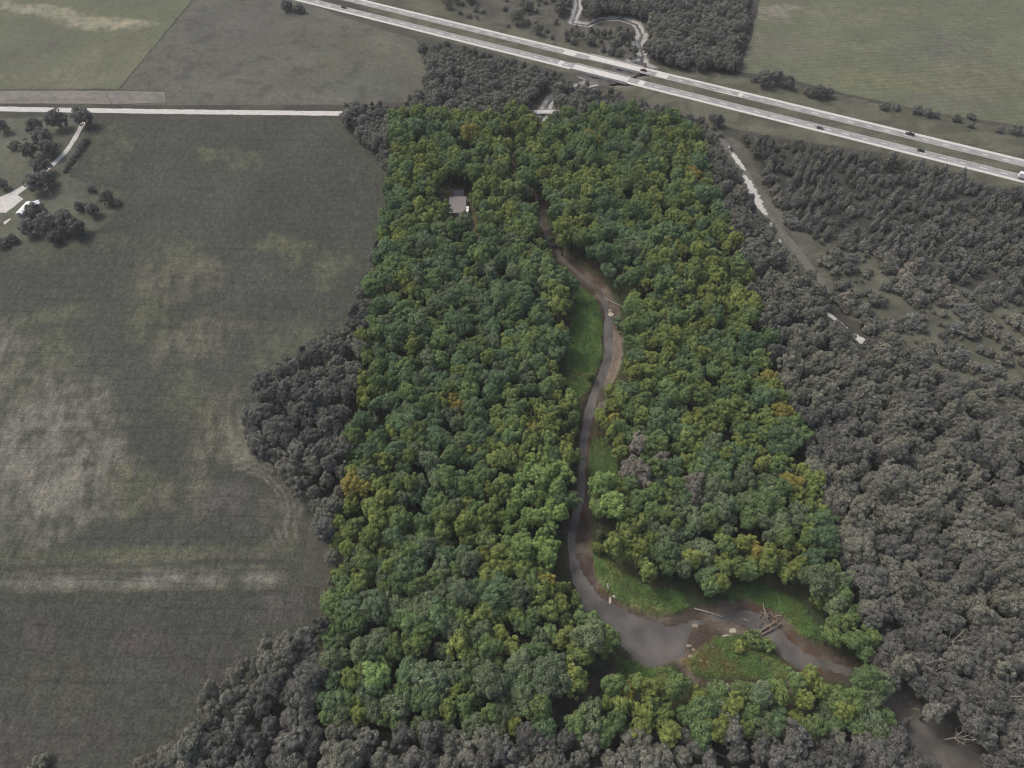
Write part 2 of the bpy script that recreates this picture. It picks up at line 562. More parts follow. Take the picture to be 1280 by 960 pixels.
def ground_colour(X, Y, Z):
    px, py, dep = PX(X, Y, 0.0)
    n1, n2 = fbm(X, Y, 30, 21), fbm(X, Y, 8, 33)
    par = inside(Q_PARCEL, px, py)
    c = np.ones(X.shape + (3,)) * np.array((0.056, 0.056, 0.046))
    c = mix(c, (0.075, 0.074, 0.058), smooth(0.4, 0.65, n1))
    # woodland floor of the parcel
    c = np.where(par[..., None], mix(np.ones(X.shape + (3,)) * np.array((0.040, 0.055, 0.026)), (0.055, 0.052, 0.028), smooth(0.45, 0.65, n2)), c)
    # scrub and verge ground
    for poly, col in ((R_SCRUB, (0.108, 0.112, 0.083)), (R_CONIFER, (0.060, 0.060, 0.050)), (R_VERGE, (0.096, 0.096, 0.078)), (R_FARSCRUB, (0.098, 0.098, 0.078)),
                      (O_LIST[2], (0.108, 0.110, 0.080)), (O_LIST[4], (0.115, 0.112, 0.092))):
        m = inside(poly, px + (n2 - .5) * 14, py + (n1 - .5) * 8)
        c = np.where(m[..., None], mix(np.ones(X.shape + (3,)) * np.array(col), np.array(col) * 0.72, smooth(0.42, 0.62, n2)), c)
    # grass openings by the creek
    for k, poly in GRASS.items():
        m = inside(poly, px + (n2 - .5) * 10, py + (fbm(X, Y, 6, 41) - .5) * 10)
        g = (0.090, 0.158, 0.042) if k != 'east_bank' else (0.065, 0.12, 0.04)
        gc = mix(np.ones(X.shape + (3,)) * np.array(g), (0.15, 0.175, 0.06), smooth(0.5, 0.7, fbm(X, Y, 10, 51)))
        if k == 'point_bar':
            gc = mix(gc, (0.15, 0.115, 0.05), smooth(0.52, 0.7, fbm(X, Y, 7, 61)))
        c = np.where(m[..., None], gc, c)
    # bare mud of the channel, only where it is cut
    mud = mix(np.ones(X.shape + (3,)) * np.array((0.068, 0.053, 0.042)), (0.135, 0.112, 0.09), smooth(0.45, 0.7, fbm(X, Y, 7, 71)))
    mud = mix(mud, (0.082, 0.054, 0.035), smooth(0.55, 0.7, fbm(X, Y, 12, 81)))
    beige = smooth(395, 420, py) * smooth(520, 470, py) * (px > 755) * (np.abs(px - 760) < 40)
    mud = mix(mud, (0.185, 0.155, 0.12), beige * np.clip(0.4 + fbm(X, Y, 4, 85), 0, 1))
    grey = ~par
    mud = np.where(grey[..., None], np.array((0.10, 0.097, 0.09)), mud)
    mud = np.where(((py < 150) & (np.abs(px - 745) < 120))[..., None], np.array((0.34, 0.335, 0.32)), mud)
    fv = X * 0.452 + (Y - 527) * 0.892
    under = (fv > -5) & (fv < 33) & (Z < -0.3)
    mud = np.where(under[..., None], np.array((0.13, 0.125, 0.115)), mud)
    c = mix(c, 0, np.zeros(X.shape))
    k = smooth(-0.35, -0.85, Z)
    c = c * (1 - k[..., None]) + mud * k[..., None]
    # trodden earth round the sheds
    for (a, b, rx, ry) in ((553, 252, 12, 9), (597, 285, 7, 20), (572, 255, 16, 16)):
        q = ((px - a) / rx) ** 2 + ((py - b) / ry) ** 2
        c = mix(c, (0.13, 0.095, 0.05), smooth(1.3, 0.6, q + (n2 - .5)))
    return c


def set_col(me, cols):
    a = me.color_attributes.new('Col', 'FLOAT_COLOR', 'POINT')
    flat = np.ones((len(me.vertices), 4), np.float32)
    flat[:, :3] = cols
    a.data.foreach_set('color', flat.ravel())


nx, ny = len(xs), len(ys)
me = bpy.data.meshes.new('ground')
idx = np.arange(nx * ny).reshape(ny, nx)
quads = np.stack([idx[:-1, :-1], idx[:-1, 1:], idx[1:, 1:], idx[1:, :-1]], -1).reshape(-1, 4)
me.from_pydata(np.stack([GX, GY, GZ], -1).reshape(-1, 3).tolist(), [], quads.tolist())
set_col(me, ground_colour(GX, GY, GZ).reshape(-1, 3))
me.polygons.foreach_set('use_smooth', [True] * len(me.polygons))
me.materials.append(M_LAND)
tag(link(bpy.data.objects.new('ground', me)), kind='structure')


def sheet(name, poly, step, z, mat, colour, jitter=0.0):
    """flat sheet over a world polygon with a colour for every vertex"""
    dense = []
    for (x0, y0), (x1, y1) in zip(poly, poly[1:] + poly[:1]):
        L = math.hypot(x1 - x0, y1 - y0)
        n = max(1, int(L / step))
        for k in range(n):
            dense.append((x0 + (x1 - x0) * k / n, y0 + (y1 - y0) * k / n))
    P = np.array(dense)
    if jitter:
        P = P + (np.stack([fbm(P[:, 0], P[:, 1], 12, 5), fbm(P[:, 0], P[:, 1], 12, 6)], -1) - 0.5) * jitter * 2
    x0, y0 = P.min(0)
    x1, y1 = P.max(0)
    gx, gy = np.meshgrid(np.arange(x0 + step / 2, x1, step), np.arange(y0 + step / 2, y1, step))
    gx, gy = gx.ravel(), gy.ravel()
    pl = [tuple(p) for p in P]
    ins = inside(pl, gx, gy)
    pts = [Vector(p) for p in pl] + [Vector((a, b)) for a, b in zip(gx[ins], gy[ins])]
    n = len(pl)
    r = mgeo.delaunay_2d_cdt(pts, [(i, (i + 1) % n) for i in range(n)], [], 1, 1e-4)
    v = np.array([tuple(p) for p in r[0]])
    me = bpy.data.meshes.new(name)
    me.from_pydata([(a, b, z) for a, b in v], [], r[2])
    if colour is not None:
        set_col(me, colour(v[:, 0], v[:, 1]))
    me.materials.append(mat)
    return tag(link(bpy.data.objects.new(name, me)), kind='structure')


def blobs(X, Y, base, spots, seed=1, warp=26):
    """spots: (px, py, rx, ry, angle deg, colour, strength)"""
    px, py, _ = PX(X, Y, 0.0)
    wx = px + (fbm(X, Y, 24, seed) - .5) * warp * 2
    wy = py + (fbm(X, Y, 24, seed + 5) - .5) * warp * 2
    c = np.ones(X.shape + (3,)) * np.array(base)
    n = fbm(X, Y, 45, seed + 9)
    c = c * (0.86 + 0.28 * n)[..., None]
    for (a, b, rx, ry, an, col, st) in spots:
        ca, sa = math.cos(R(an)), math.sin(R(an))
        u, v = (wx - a) * ca + (wy - b) * sa, -(wx - a) * sa + (wy - b) * ca
        q = (u / rx) ** 2 + (v / ry) ** 2
        k = smooth(1.7, 0.15, q + (fbm(X, Y, 9, seed + 3) - .5) * 1.5) * st * np.clip((0.5 * fbm(X, Y, 4.2, seed + 2, 3) + 0.5 * fbm(X * 1.1 + Y * .3, Y * .22, 3.2, seed + 4, 2) - .30) * 3.1, 0.08, 1.1)
        c = mix(c, col, np.clip(k, 0, 1))
    return c


PALE, OLIVE_, TAN, DARKF = (0.166, 0.160, 0.132), (0.104, 0.110, 0.070), (0.142, 0.136, 0.098), (0.042, 0.045, 0.040)
BEAN = (0.058, 0.062, 0.051)


def bean_colour(X, Y):
    c = blobs(X, Y, BEAN, [
        (70, 565, 85, 95, 10, PALE, 0.95), (10, 450, 30, 50, 0, PALE, 0.8), (110, 600, 60, 45, 0, PALE, 0.6), (20, 660, 60, 35, 0, PALE, 0.55), (75, 500, 40, 40, 0, PALE, .7),
        (225, 345, 60, 28, -18, TAN, 0.7), (250, 420, 62, 26, -20, TAN, 0.65), (190, 400, 32, 30, -40, OLIVE_, 0.8), (215, 320, 40, 16, -10, OLIVE_, 0.7),
        (350, 312, 45, 12, -4, OLIVE_, 0.9), (415, 335, 35, 14, -20, OLIVE_, 0.8), (60, 395, 50, 16, -20, OLIVE_, 0.9), (70, 440, 30, 30, -20, OLIVE_, 0.6),
        (285, 190, 45, 14, 0, OLIVE_, 0.8), (270, 545, 45, 60, 20, TAN, 0.6), (300, 560, 28, 40, 0, PALE, 0.6), (235, 500, 30, 30, 0, OLIVE_, 0.6),
        (165, 610, 38, 30, 0, OLIVE_, 0.8), (240, 630, 60, 22, 0, TAN, 0.5), (215, 545, 25, 40, 10, DARKF, 0.6), (310, 640, 55, 28, 0, (0.092, 0.09, 0.083), 0.8),
        (120, 700, 120, 14, 0, OLIVE_, 0.6), (140, 182, 18, 40, 25, OLIVE_, 0.7), (120, 240, 40, 12, 0, OLIVE_, 0.6), (90, 305, 100, 9, -4, OLIVE_, 0.5), (25, 480, 25, 20, 0, OLIVE_, 0.7),
        (355, 660, 20, 40, -20, OLIVE_, 0.4), (380, 480, 50, 20, -30, TAN, 0.5), (350, 430, 40, 30, -30, OLIVE_, 0.6), (430, 250, 60, 60, 0, DARKF, 0.35), (330, 380, 40, 20, 0, DARKF, .4)], 11)
    # turning rows round the field corner
    px, py, _ = PX(X, Y, 0.0)
    q = np.hypot((px - 285), (py - 640) * 1.25)
    ring = smooth(62, 70, q) * smooth(100, 92, q) * smooth(275, 300, px) * smooth(700, 660, py)
    s = 0.5 + 0.5 * np.sin(q * 0.85)
    c = mix(c, (0.17, 0.165, 0.135), ring * s * 0.75)
    # wheel tracks and mown headland along the lower side
    yy = py + (px - 160) * 0.022 + (fbm(X, Y, 14, 91) - .5) * 5
    ends = smooth(372, 330, px)
    for (y0, wd, col, st) in ((690, 5, OLIVE_, .55), (699, 3, TAN, .5), (707, 2.6, DARKF, .6), (713, 2.4, TAN, .7), (718, 2.2, DARKF, .75), (727, 8, (0.165, 0.160, 0.136), .95), (737, 3, OLIVE_, .6)):
        c = mix(c, col, smooth(wd * 1.7, wd * .3, np.abs(yy - y0)) * ends * st * np.clip((fbm(X, Y, 6, 93) - .15) * 1.9, 0, 1))
    return c


F_BEAN = [(-300, 149), (418, 149), (436, 165), (470, 205), (485, 225), (470, 300), (462, 345), (445, 400), (440, 470), (425, 560), (405, 640), (385, 650),
          (384, 690), (372, 733), (330, 737), (200, 740), (60, 742), (-300, 748)]
sheet('bean_field', GP(F_BEAN), 1.55, 0.004, M_CROP, bean_colour, 1.0)


def fallow_colour(X, Y):
    return blobs(X, Y, (0.057, 0.059, 0.049), [(100, 760, 80, 20, 0, (0.058, 0.06, 0.048), .7), (250, 830, 70, 40, 0, (0.058, 0.056, 0.052), .6), (80, 860, 60, 40, 0, (0.078, 0.078, 0.06), .7),
                                               (180, 800, 20, 20, 0, (0.105, 0.085, 0.08), .5), (60, 800, 20, 20, 0, (0.1, 0.083, 0.076), .5), (40, 930, 90, 30, 0, (0.074, 0.069, 0.06), .6),
                                               (350, 760, 40, 25, 0, (0.085, 0.083, 0.074), .7)], 37)


sheet('fallow_field', GP([(-300, 748), (60, 742), (200, 740), (330, 737), (372, 733), (400, 735), (398, 790), (330, 830), (290, 880), (260, 960), (240, 1010), (-300, 1100)]), 2.2, 0.004, M_CROP, fallow_colour, 0.8)


def track_colour(X, Y):
    return blobs(X, Y, (0.064, 0.067, 0.054), [(385, 690, 10, 60, 10, (0.092, 0.092, 0.074), .7)], 41, 8)


sheet('field_track', GP([(390, 640), (425, 640), (405, 735), (372, 733), (384, 690), (388, 655)]), 2.0, 0.012, M_MEADOW, track_colour, 2.0)


def nw_colour(X, Y):
    return blobs(X, Y, (0.108, 0.118, 0.078), [(45, 12, 60, 7, 6, (0.27, 0.26, 0.185), .9), (140, 28, 55, 8, 3, (0.28, 0.265, 0.19), .9), (95, 20, 60, 7, 5, (0.23, 0.225, 0.16), .8),
                                               (40, 60, 50, 25, -30, (0.10, 0.10, 0.083), .8), (100, 80, 50, 20, -30, (0.155, 0.158, 0.105), .7), (165, 70, 30, 30, -45, (0.15, 0.15, 0.1), .6),
                                               (60, 98, 100, 6, 0, (0.15, 0.15, 0.10), .7)], 47, 8)


sheet('hay_field', GP([(-400, -140), (330, -140), (240, 0), (200, 48), (148, 111), (-400, 112)]), 3.0, 0.004, land_mat('hay', 0.7, 0.7, 1.3, 0.6, rows=(0.62, 0.11, 0.10)), nw_colour, 1.0)


def soil_colour(X, Y):
    return blobs(X, Y, (0.185, 0.173, 0.152), [(60, 125, 80, 3, 0, (0.13, 0.128, 0.11), .8), (100, 117, 90, 2, 0, (0.15, 0.145, 0.125), .8), (195, 122, 20, 6, 0, (0.12, 0.118, 0.1), .8), (165, 122, 30, 6, 0, (0.17, 0.165, 0.16), .8)], 53, 4)


sheet('bare_soil_strip', GP([(-400, 113.5), (148, 113.5), (206, 115), (207, 128), (150, 130), (-400, 127)]), 2.5, 0.008, land_mat('bare_soil', 0.7, 0.8, 1.2, 0.5), soil_colour, 0.6)


def meadow_colour(X, Y):
    c = blobs(X, Y, (0.100, 0.103, 0.082), [(300, 30, 120, 25, 0, (0.098, 0.097, 0.088), .8), (430, 60, 90, 30, 10, (0.10, 0.104, 0.074), .8), (250, 85, 60, 25, 0, (0.105, 0.105, 0.09), .7),
                                            (450, 105, 50, 14, 0, (0.105, 0.118, 0.088), .7), (380, 120, 80, 8, 0, (0.14, 0.137, 0.115), .6), (480, 60, 40, 12, 15, (0.15, 0.148, 0.11), .6)], 59, 12)
    n = fbm(X, Y, 9, 77)
    return mix(c, (0.07, 0.07, 0.062), smooth(0.55, 0.72, n) * 0.7)


sheet('meadow', GP([(335, -140), (700, -140), (335, -16), (430, 22), (520, 50), (535, 80), (525, 125), (470, 131), (150, 131.5), (208, 128), (207, 114), (150, 112), (202, 48), (243, 0)]), 2.6, 0.004, M_MEADOW, meadow_colour, 0.8)


def ne_colour(X, Y):
    return blobs(X, Y, (0.112, 0.121, 0.080), [(970, 18, 40, 9, 0, (0.21, 0.195, 0.16), .8), (1040, 60, 70, 12, 0, (0.138, 0.147, 0.09), .7), (1180, 60, 60, 25, 0, (0.096, 0.098, 0.082), .8),
                                               (1100, 100, 80, 14, 5, (0.142, 0.15, 0.088), .8), (1240, 100, 70, 20, 0, (0.15, 0.15, 0.10), .6), (1080, 20, 80, 8, 0, (0.155, 0.158, 0.105), .6),
                                               (990, 60, 40, 14, 0, (0.12, 0.12, 0.096), .8), (1200, 125, 60, 10, 5, (0.11, 0.11, 0.09), .7), (940, 60, 12, 25, 0, (0.16, 0.158, 0.12), .8)], 67, 16)


sheet('pasture', GP([(925, 90), (938, 50), (955, -20), (985, -140), (1700, -140), (1600, 175), (1280, 157), (1180, 143), (1060, 118), (985, 98)]), 3.0, 0.004, land_mat('pasture_grass', 0.55, 0.72, 1.3, 0.6, rows=(1.45, 0.06, 0.06)), ne_colour, 1.5)


def lawn_colour(X, Y):
    return blobs(X, Y, (0.096, 0.101, 0.076), [(20, 190, 30, 20, 0, (0.128, 0.133, 0.1), .7), (90, 190, 25, 25, 0, (0.10, 0.107, 0.085), .6), (20, 290, 60, 8, 0, (0.12, 0.125, 0.09), .6), (135, 262, 34, 26, 0, BEAN, 1.0), (112, 228, 26, 22, 0, BEAN, 1.0), (90, 304, 60, 9, 0, BEAN, .9), (110, 185, 14, 40, 0, BEAN, .8)], 71, 6)


sheet('farm_lawn', GP([(-300, 146), (108, 147), (108, 185), (88, 215), (120, 236), (150, 250), (135, 275), (105, 300), (0, 312), (-300, 330)]), 2.2, 0.012, M_MEADOW, lawn_colour, 4.0)

# ------------------------------------------------------------------ roads
FD, FN = Vector((0.8916, -0.4528, 0)), Vector((0.4528, 0.8916, 0))
FO = Vector((0, 527, 0))


def FP(s, t, z=0.0):
    """motorway frame: s along, t across (0 = near edge)"""
    p = FO + FD * s + FN * t
    return (p.x, p.y, z)


def FS(px, py):
    """along-road coordinate of a photo point"""
    x, y = G(px, py)
    return FD.x * x + FD.y * (y - 527)


def ribbon(name, s0, s1, t0, t1, z, mat, parent=None, n=None, wob=0.0):
    n = n or max(1, int(abs(s1 - s0) / 12))
    vs, fs = [], []
    for i in range(n + 1):
        s = s0 + (s1 - s0) * i / n
        a = (random.random() - .5) * wob
        vs += [FP(s, t0 + a, z), FP(s, t1 + a * .3, z)]
    for i in range(n):
        fs.append((2 * i, 2 * i + 2, 2 * i + 3, 2 * i + 1))
    return mesh_obj(name, vs, fs, mat, parent)


NB0, NB1 = FS(716, 86), FS(783, 101)
FB0, FB1 = FS(738, 72), FS(800, 87)
S0, S1 = -520, 640
RZ = 0.10
T_NEAR, T_FAR = (0.0, 9.4), (18.8, 27.8)
for nm, (t0, t1), (b0, b1), out_side in (('near', T_NEAR, (NB0, NB1), 0), ('far', T_FAR, (FB0, FB1), 1)):
    for a, b in ((S0, b0), (b1, S1)):
        road = ribbon('road', a, b, t0, t1, RZ - 0.008, M_SHLD)
        tag(road, kind='structure')
        if out_side == 0:
            sh, lane = (t0 + 0.05, t0 + 2.6), (t0 + 2.65, t0 + 8.6)
        else:
            sh, lane = (t1 - 2.6, t1 - 0.05), (t0 + 0.8, t1 - 2.65)
        ribbon('shoulder', a, b, sh[0], sh[1], RZ - 0.002, M_CONC, road, wob=0.25)
        ribbon('lane_slab', a, b, lane[0], lane[1], RZ - 0.003, M_LANE, road)
    # embankment skirt so that the slab has thickness
mid_near, mid_far = 5.5, 22.1
dash_me = bpy.data.meshes.new('lane_dash')
dv = [Vector(FP(s, t)) - Vector(FP(0, 0)) for s, t in ((-2, -.24), (2, -.24), (2, .24), (-2, .24))]
dash_me.from_pydata([tuple(v) for v in dv], [], [(0, 1, 2, 3)])
dash_me.materials.append(M_PAINT)
roads = [o for o in COL.objects if o.name.startswith('road')]
for tmid, pair, br in ((mid_near, roads[0:2], (NB0, NB1)), (mid_far, roads[2:4], (FB0, FB1))):
    s = -250.0
    while s < 420:
        if not (br[0] - 3 < s < br[1] + 3):
            o = bpy.data.objects.new('lane_dash', dash_me)
            link(o, pair[0] if s < br[0] else pair[1])
            o.location = FP(s, tmid, RZ + 0.004)
        s += 12.2
# pale replaced slabs
for s, t0, t1, L in ((FS(801, 105), 0.1, 9.2, 4.5), (FS(700, 80), 2.4, 8.8, 3.5), (FS(828, 94), 19.4, 27.5, 9), (FS(713, 66), 19.4, 25.2, 10), (FS(925, 120), 19.4, 25.2, 3), (FS(900, 128), 18.9, 20.0, 16)):
    host = roads[0 if t1 < 10 and s < NB0 else 1 if t1 < 10 else 2 if s < FB0 else 3]
    ribbon('repair_slab', s - L / 2, s + L / 2, t0, t1, RZ + 0.001, M_CONC, host, n=1)


def bridge(label, s0, s1, t0, t1):
    b = empty('bridge', FP((s0 + s1) / 2, (t0 + t1) / 2, 0), math.atan2(FD.y, FD.x))
    tag(b, label, 'bridge', 'motorway bridges over the creek')
    L, W = s1 - s0, t1 - t0
    MB().box(0, 0, RZ - 0.5, L + 1.5, W, 1.0).build('deck', M_CONC, b)
    for sgn in (-1, 1):
        MB().box(0, sgn * (W / 2 - 0.2), RZ + 0.45, L + 3, 0.35, 0.9).build('parapet', M_CONC, b)
        MB().box(sgn * (L / 2 + 0.6), 0, -1.6, 1.0, W - 0.5, 3.0).build('abutment', M_SHLD, b)
    for k in (-1, 1):
        MB().box(k * L * 0.17, 0, -1.35, 1.0, W - 1.2, 0.7).box(k * L * 0.17, -W * .33, -3.0, 0.9, 0.9, 2.8).box(k * L * 0.17, W * .33, -3.0, 0.9, 0.9, 2.8).build('pier', M_CONC, b)
    for i in range(int(L / 12.2)):
        MB().box(-L / 2 + 6 + i * 12.2, 0.5, RZ + 0.005, 3.4, 0.3, 0.006).build('lane_dash', M_PAINT, b)
    return b


bridge('pale concrete bridge carrying the nearer carriageway over the creek', NB0, NB1, *T_NEAR)
bridge('pale concrete bridge carrying the farther carriageway, beside the wide pasture', FB0, FB1, *T_FAR)


def band(name, pts, z, mat, kind='structure', jit=0.0, step=4.0):
    """a strip along world points (x,y,half width)"""
    P = []
    for (x0, y0, w0), (x1, y1, w1) in zip(pts[:-1], pts[1:]):
        n = max(1, int(math.hypot(x1 - x0, y1 - y0) / step))
        for k in range(n):
            t = k / n
            P.append((x0 + (x1 - x0) * t, y0 + (y1 - y0) * t, w0 + (w1 - w0) * t))
    P.append(pts[-1])
    # soften corners
    A = np.array(P)
    for _ in range(3):
        A[1:-1] = (A[:-2] + 2 * A[1:-1] + A[2:]) / 4
    vs, fs = [], []
    for i in range(len(A)):
        a, b = A[max(i - 1, 0)], A[min(i + 1, len(A) - 1)]
        t = Vector((b[0] - a[0], b[1] - a[1])).normalized()
        nrm = Vector((-t.y, t.x))
        j1, j2 = 1 + (random.random() - .5) * jit, 1 + (random.random() - .5) * jit
        w_ = A[i][2]
        vs += [(A[i][0] + nrm.x * w_ * j1, A[i][1] + nrm.y * w_ * j1, z), (A[i][0], A[i][1], z + 0.002), (A[i][0] - nrm.x * w_ * j2, A[i][1] - nrm.y * w_ * j2, z)]
    for i in range(len(A) - 1):
        fs += [(3 * i, 3 * i + 1, 3 * i + 4, 3 * i + 3), (3 * i + 1, 3 * i + 2, 3 * i + 5, 3 * i + 4)]
    o = mesh_obj(name, vs, fs, mat)
    return tag(o, kind=kind)


band('gravel_road', [(-620, 457, 3.0), (-361, 450, 3.0), (-245, 446.6, 2.9), (-122, 444.2, 2.9), (-60, 444.4, 2.8), (8, 445.6, 2.7), (19.5, 446, 2.6)], 0.02, M_GRAVEL, jit=0.15)
band('gravel_road', [(36.5, 446.6, 2.5), (60, 448, 2.3), (90, 448, 2.0), (115, 440, 1.8)], 0.02, plain('dull_gravel', (0.22, 0.21, 0.19), 0.95, 0.2, 0.6, spec=0.1), jit=0.3)
# small bridge of the gravel road
gb = empty('road_bridge', (28, 446.3, 0))
tag(gb, 'small white bridge of the gravel road over the creek', 'bridge')
MB().box(0, 0, -0.12, 19, 5.2, 0.45).build('deck', M_GRAVEL, gb)
for sgn in (-1, 1):
    MB().box(0, sgn * 2.5, 0.55, 19, 0.12, 0.25).build('railing', M_CONC, gb)
    for k in range(6):
        MB().box(-8.5 + k * 3.4, sgn * 2.5, 0.2, 0.18, 0.14, 0.6).build('post', M_CONC, gb)
    MB().box(sgn * 8.9, 0, -0.9, 0.7, 5.0, 1.1).build('abutment', M_SHLD, gb)

M_SANDY = plain('sandy_lane', (0.46, 0.45, 0.42), 0.95, 0.3, 0.9, spec=0.1)
M_TURFLANE = plain('grassy_lane', (0.13, 0.128, 0.112), 0.95, 0.25, 0.5, spec=0.1)
band('grassy_lane', line([(868, 150, 1.8), (895, 168, 1.9), (912, 186, 2.2), (932, 216, 2.4), (945, 245, 2.6), (958, 268, 2.6), (985, 300, 2.6), (1012, 335, 2.2), (1040, 372, 1.6)]), 0.02, M_TURFLANE, jit=0.4)
for pts in ([(911, 183, .6), (915, 190, 1.4), (922, 201, 1.6), (931, 213, .9)], [(930, 219, .8), (936, 228, 2.4), (944, 245, 2.7), (951, 259, 2.2), (958, 269, 1.0)],
            [(964, 279, .5), (966, 283, .9)], [(974, 299, .4), (976, 304, .6)], [(1033, 390, .5), (1037, 394, 1.4), (1048, 402, .8), (1058, 411, 1.0)],
            [(1067, 418, .9), (1075, 424, 2.2), (1084, 430, 1.4)], [(1113, 444, .6), (1116, 448, .5)]):
    band('sand_patch', line(pts), 0.035, M_SANDY, jit=0.8, step=1.2)
band('driveway', line([(112, 143, 2.0), (103, 155, 1.7), (97, 166, 1.6), (90, 180, 1.6), (80, 193, 1.6), (66, 206, 1.7), (48, 220, 1.8), (31, 234, 2.2), (18, 243, 3.0), (-10, 255, 4)]), 0.022, M_GRAVEL, jit=0.2)
sheet('gravel_yard', GP([(-60, 244), (0, 249), (18, 243), (27, 249), (20, 257), (10, 264), (0, 265), (-60, 280)]), 1.2, 0.03, M_GRAVEL, None, 2.5)
sheet('gravel_yard', GP([(4, 278), (12, 273), (14, 274), (6, 281)]), 1.0, 0.026, M_GRAVEL, None, 0.2)

# ------------------------------------------------------------------ water
def water(name, lines, z, pad):
    dmin = np.full(GX.shape, 1e9)
    for L_ in lines:
        dd, ww = dist_poly(L_, GX, GY)
        dmin = np.minimum(dmin, dd - ww)
    wet = dmin < pad
    cell = wet[:-1, :-1] | wet[1:, :-1] | wet[:-1, 1:] | wet[1:, 1:]
    low = np.minimum(np.minimum(GZ[:-1, :-1], GZ[1:, :-1]), np.minimum(GZ[:-1, 1:], GZ[1:, 1:])) < z + 0.15
    q = quads[(cell & low).ravel()]
    used, inv = np.unique(q, return_inverse=True)
    X, Y = GX.ravel()[used], GY.ravel()[used]
    o = mesh_obj(name, [(a, b, z) for a, b in zip(X, Y)], inv.reshape(-1, 4).tolist(), M_WATER)
    return tag(o, kind='structure')


water('creek_water', [THAL], WZ, 2.4)
water('side_pool_water', [POOL2], WZ - 0.03, 1.2)

# ------------------------------------------------------------------ trees
TINT = [None]


def crown_arrays(seed, r, rz, nclump, cr, nleaf, leaf, shape='round', droop=0.0, core=0.6, lobe=0.3):
    """leaf sprays on the outside of many clumps spread over an uneven ellipsoid"""
    g = np.random.default_rng(seed)
    if shape == 'round':
        k = np.arange(nclump)
        zz = 1 - (k + 0.5) / nclump * 1.55
        ph = k * 2.399963 + g.random() * 6
        rr = np.sqrt(1 - zz ** 2)
        D = np.stack([rr * np.cos(ph), rr * np.sin(ph), zz], -1) + g.normal(0, 0.14, (nclump, 3))
        D /= np.linalg.norm(D, axis=1)[:, None]
        az = np.arctan2(D[:, 1], D[:, 0])
        lob = 0.88 + lobe * 0.5 * (0.6 * np.sin(az * g.integers(2, 4) + g.random() * 6) + 0.6 * np.sin(az * g.integers(3, 6) + g.random() * 6 + D[:, 2] * 3))
        rad = (0.60 + 0.34 * g.random(nclump)) * lob
        C = D * rad[:, None] * np.array([r, r, rz])
        C[:, 2] += (g.random(nclump) - 0.4) * 0.18 * rz
        CR = cr * r * (0.7 + 0.65 * g.random(nclump))
    else:   # conifer: whorls up a spire
        t = (np.arange(nclump) + 0.5) / nclump
        ph = np.arange(nclump) * 2.399963 + g.random() * 6
        rad = (1 - t ** 1.6) ** 0.8 * r * (0.62 + 0.25 * g.random(nclump))
        C = np.stack([rad * np.cos(ph), rad * np.sin(ph), (t * 2 - 1) * rz], -1)
        CR = cr * r * (1.25 - 0.75 * t) * (0.8 + 0.4 * g.random(nclump))
    pr = CR ** 2
    pr = pr / pr.sum()
    n0 = int(nleaf * 1.9)
    ci = g.choice(nclump, n0, p=pr)
    d = g.normal(size=(n0, 3))
    d /= np.linalg.norm(d, axis=1)[:, None]
    outw = C[ci] / (np.linalg.norm(C[ci], axis=1)[:, None] + 1e-6)
    flip = (d * (outw + np.array([0, 0, 0.5]))).sum(1) < -0.25
    d[flip] *= -1
    p = C[ci] + d * (CR[ci] * (0.72 + 0.36 * g.random(n0)))[:, None]
    # drop sprays buried inside other clumps
    keep = np.ones(n0, bool)
    for j in range(nclump):
        dd = np.linalg.norm(p - C[j], axis=1)
        keep &= ~((dd < CR[j] * 0.68) & (ci != j))
    keep &= (p / np.array([r, r, rz])).__pow__(2).sum(1) > 0.16
    p, d, ci = p[keep][:nleaf], d[keep][:nleaf], ci[keep][:nleaf]
    n = len(p)
    nr = d * 0.75 + g.normal(0, 0.42, (n, 3)) + np.array([0, 0, 0.30 - droop])
    nr /= np.linalg.norm(nr, axis=1)[:, None]
    h = g.normal(size=(n, 3))
    u = np.cross(nr, h)
    u /= np.linalg.norm(u, axis=1)[:, None]
    v = np.cross(nr, u)
    sz = leaf * (0.6 + 0.9 * g.random(n))[:, None]
    asp = (0.55 + 0.45 * g.random(n))[:, None]
    fold = nr * sz * (0.12 + 0.25 * g.random(n))[:, None]
    A = p - u * sz * .5
    B = p - v * sz * .5 * asp - fold * .5
    Cc = p + u * sz * .5
    E = p + v * sz * .5 * asp - fold
    V = np.stack([A, B, Cc, E], 1).reshape(-1, 3)
    F = np.arange(4 * n).reshape(-1, 4)
    # sprays differ by branch, and get lighter and warmer in hue towards the crown top
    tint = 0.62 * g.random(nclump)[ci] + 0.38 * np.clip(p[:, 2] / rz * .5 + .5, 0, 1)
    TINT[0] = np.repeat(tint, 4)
    return V, F


def ico(r, rz, seed):
    bm = bmesh.new()
    bmesh.ops.create_icosphere(bm, subdivisions=2, radius=1.0)
    g = np.random.default_rng(seed)
    vs = [(v.co.x * r * (0.85 + .3 * g.random()), v.co.y * r * (0.85 + .3 * g.random()), v.co.z * rz * (0.85 + .3 * g.random())) for v in bm.verts]
    fs = [tuple(v.index for v in f.verts) for f in bm.faces]
    bm.free()
    return vs, fs


TINTS, KEEP = {}, []


def put_tint(me, V, extra=0):
    a = me.attributes.new('tint', 'FLOAT', 'POINT')
    a.data.foreach_set('value', np.concatenate([TINTS[id(V)], np.zeros(extra)]).astype(np.float32))


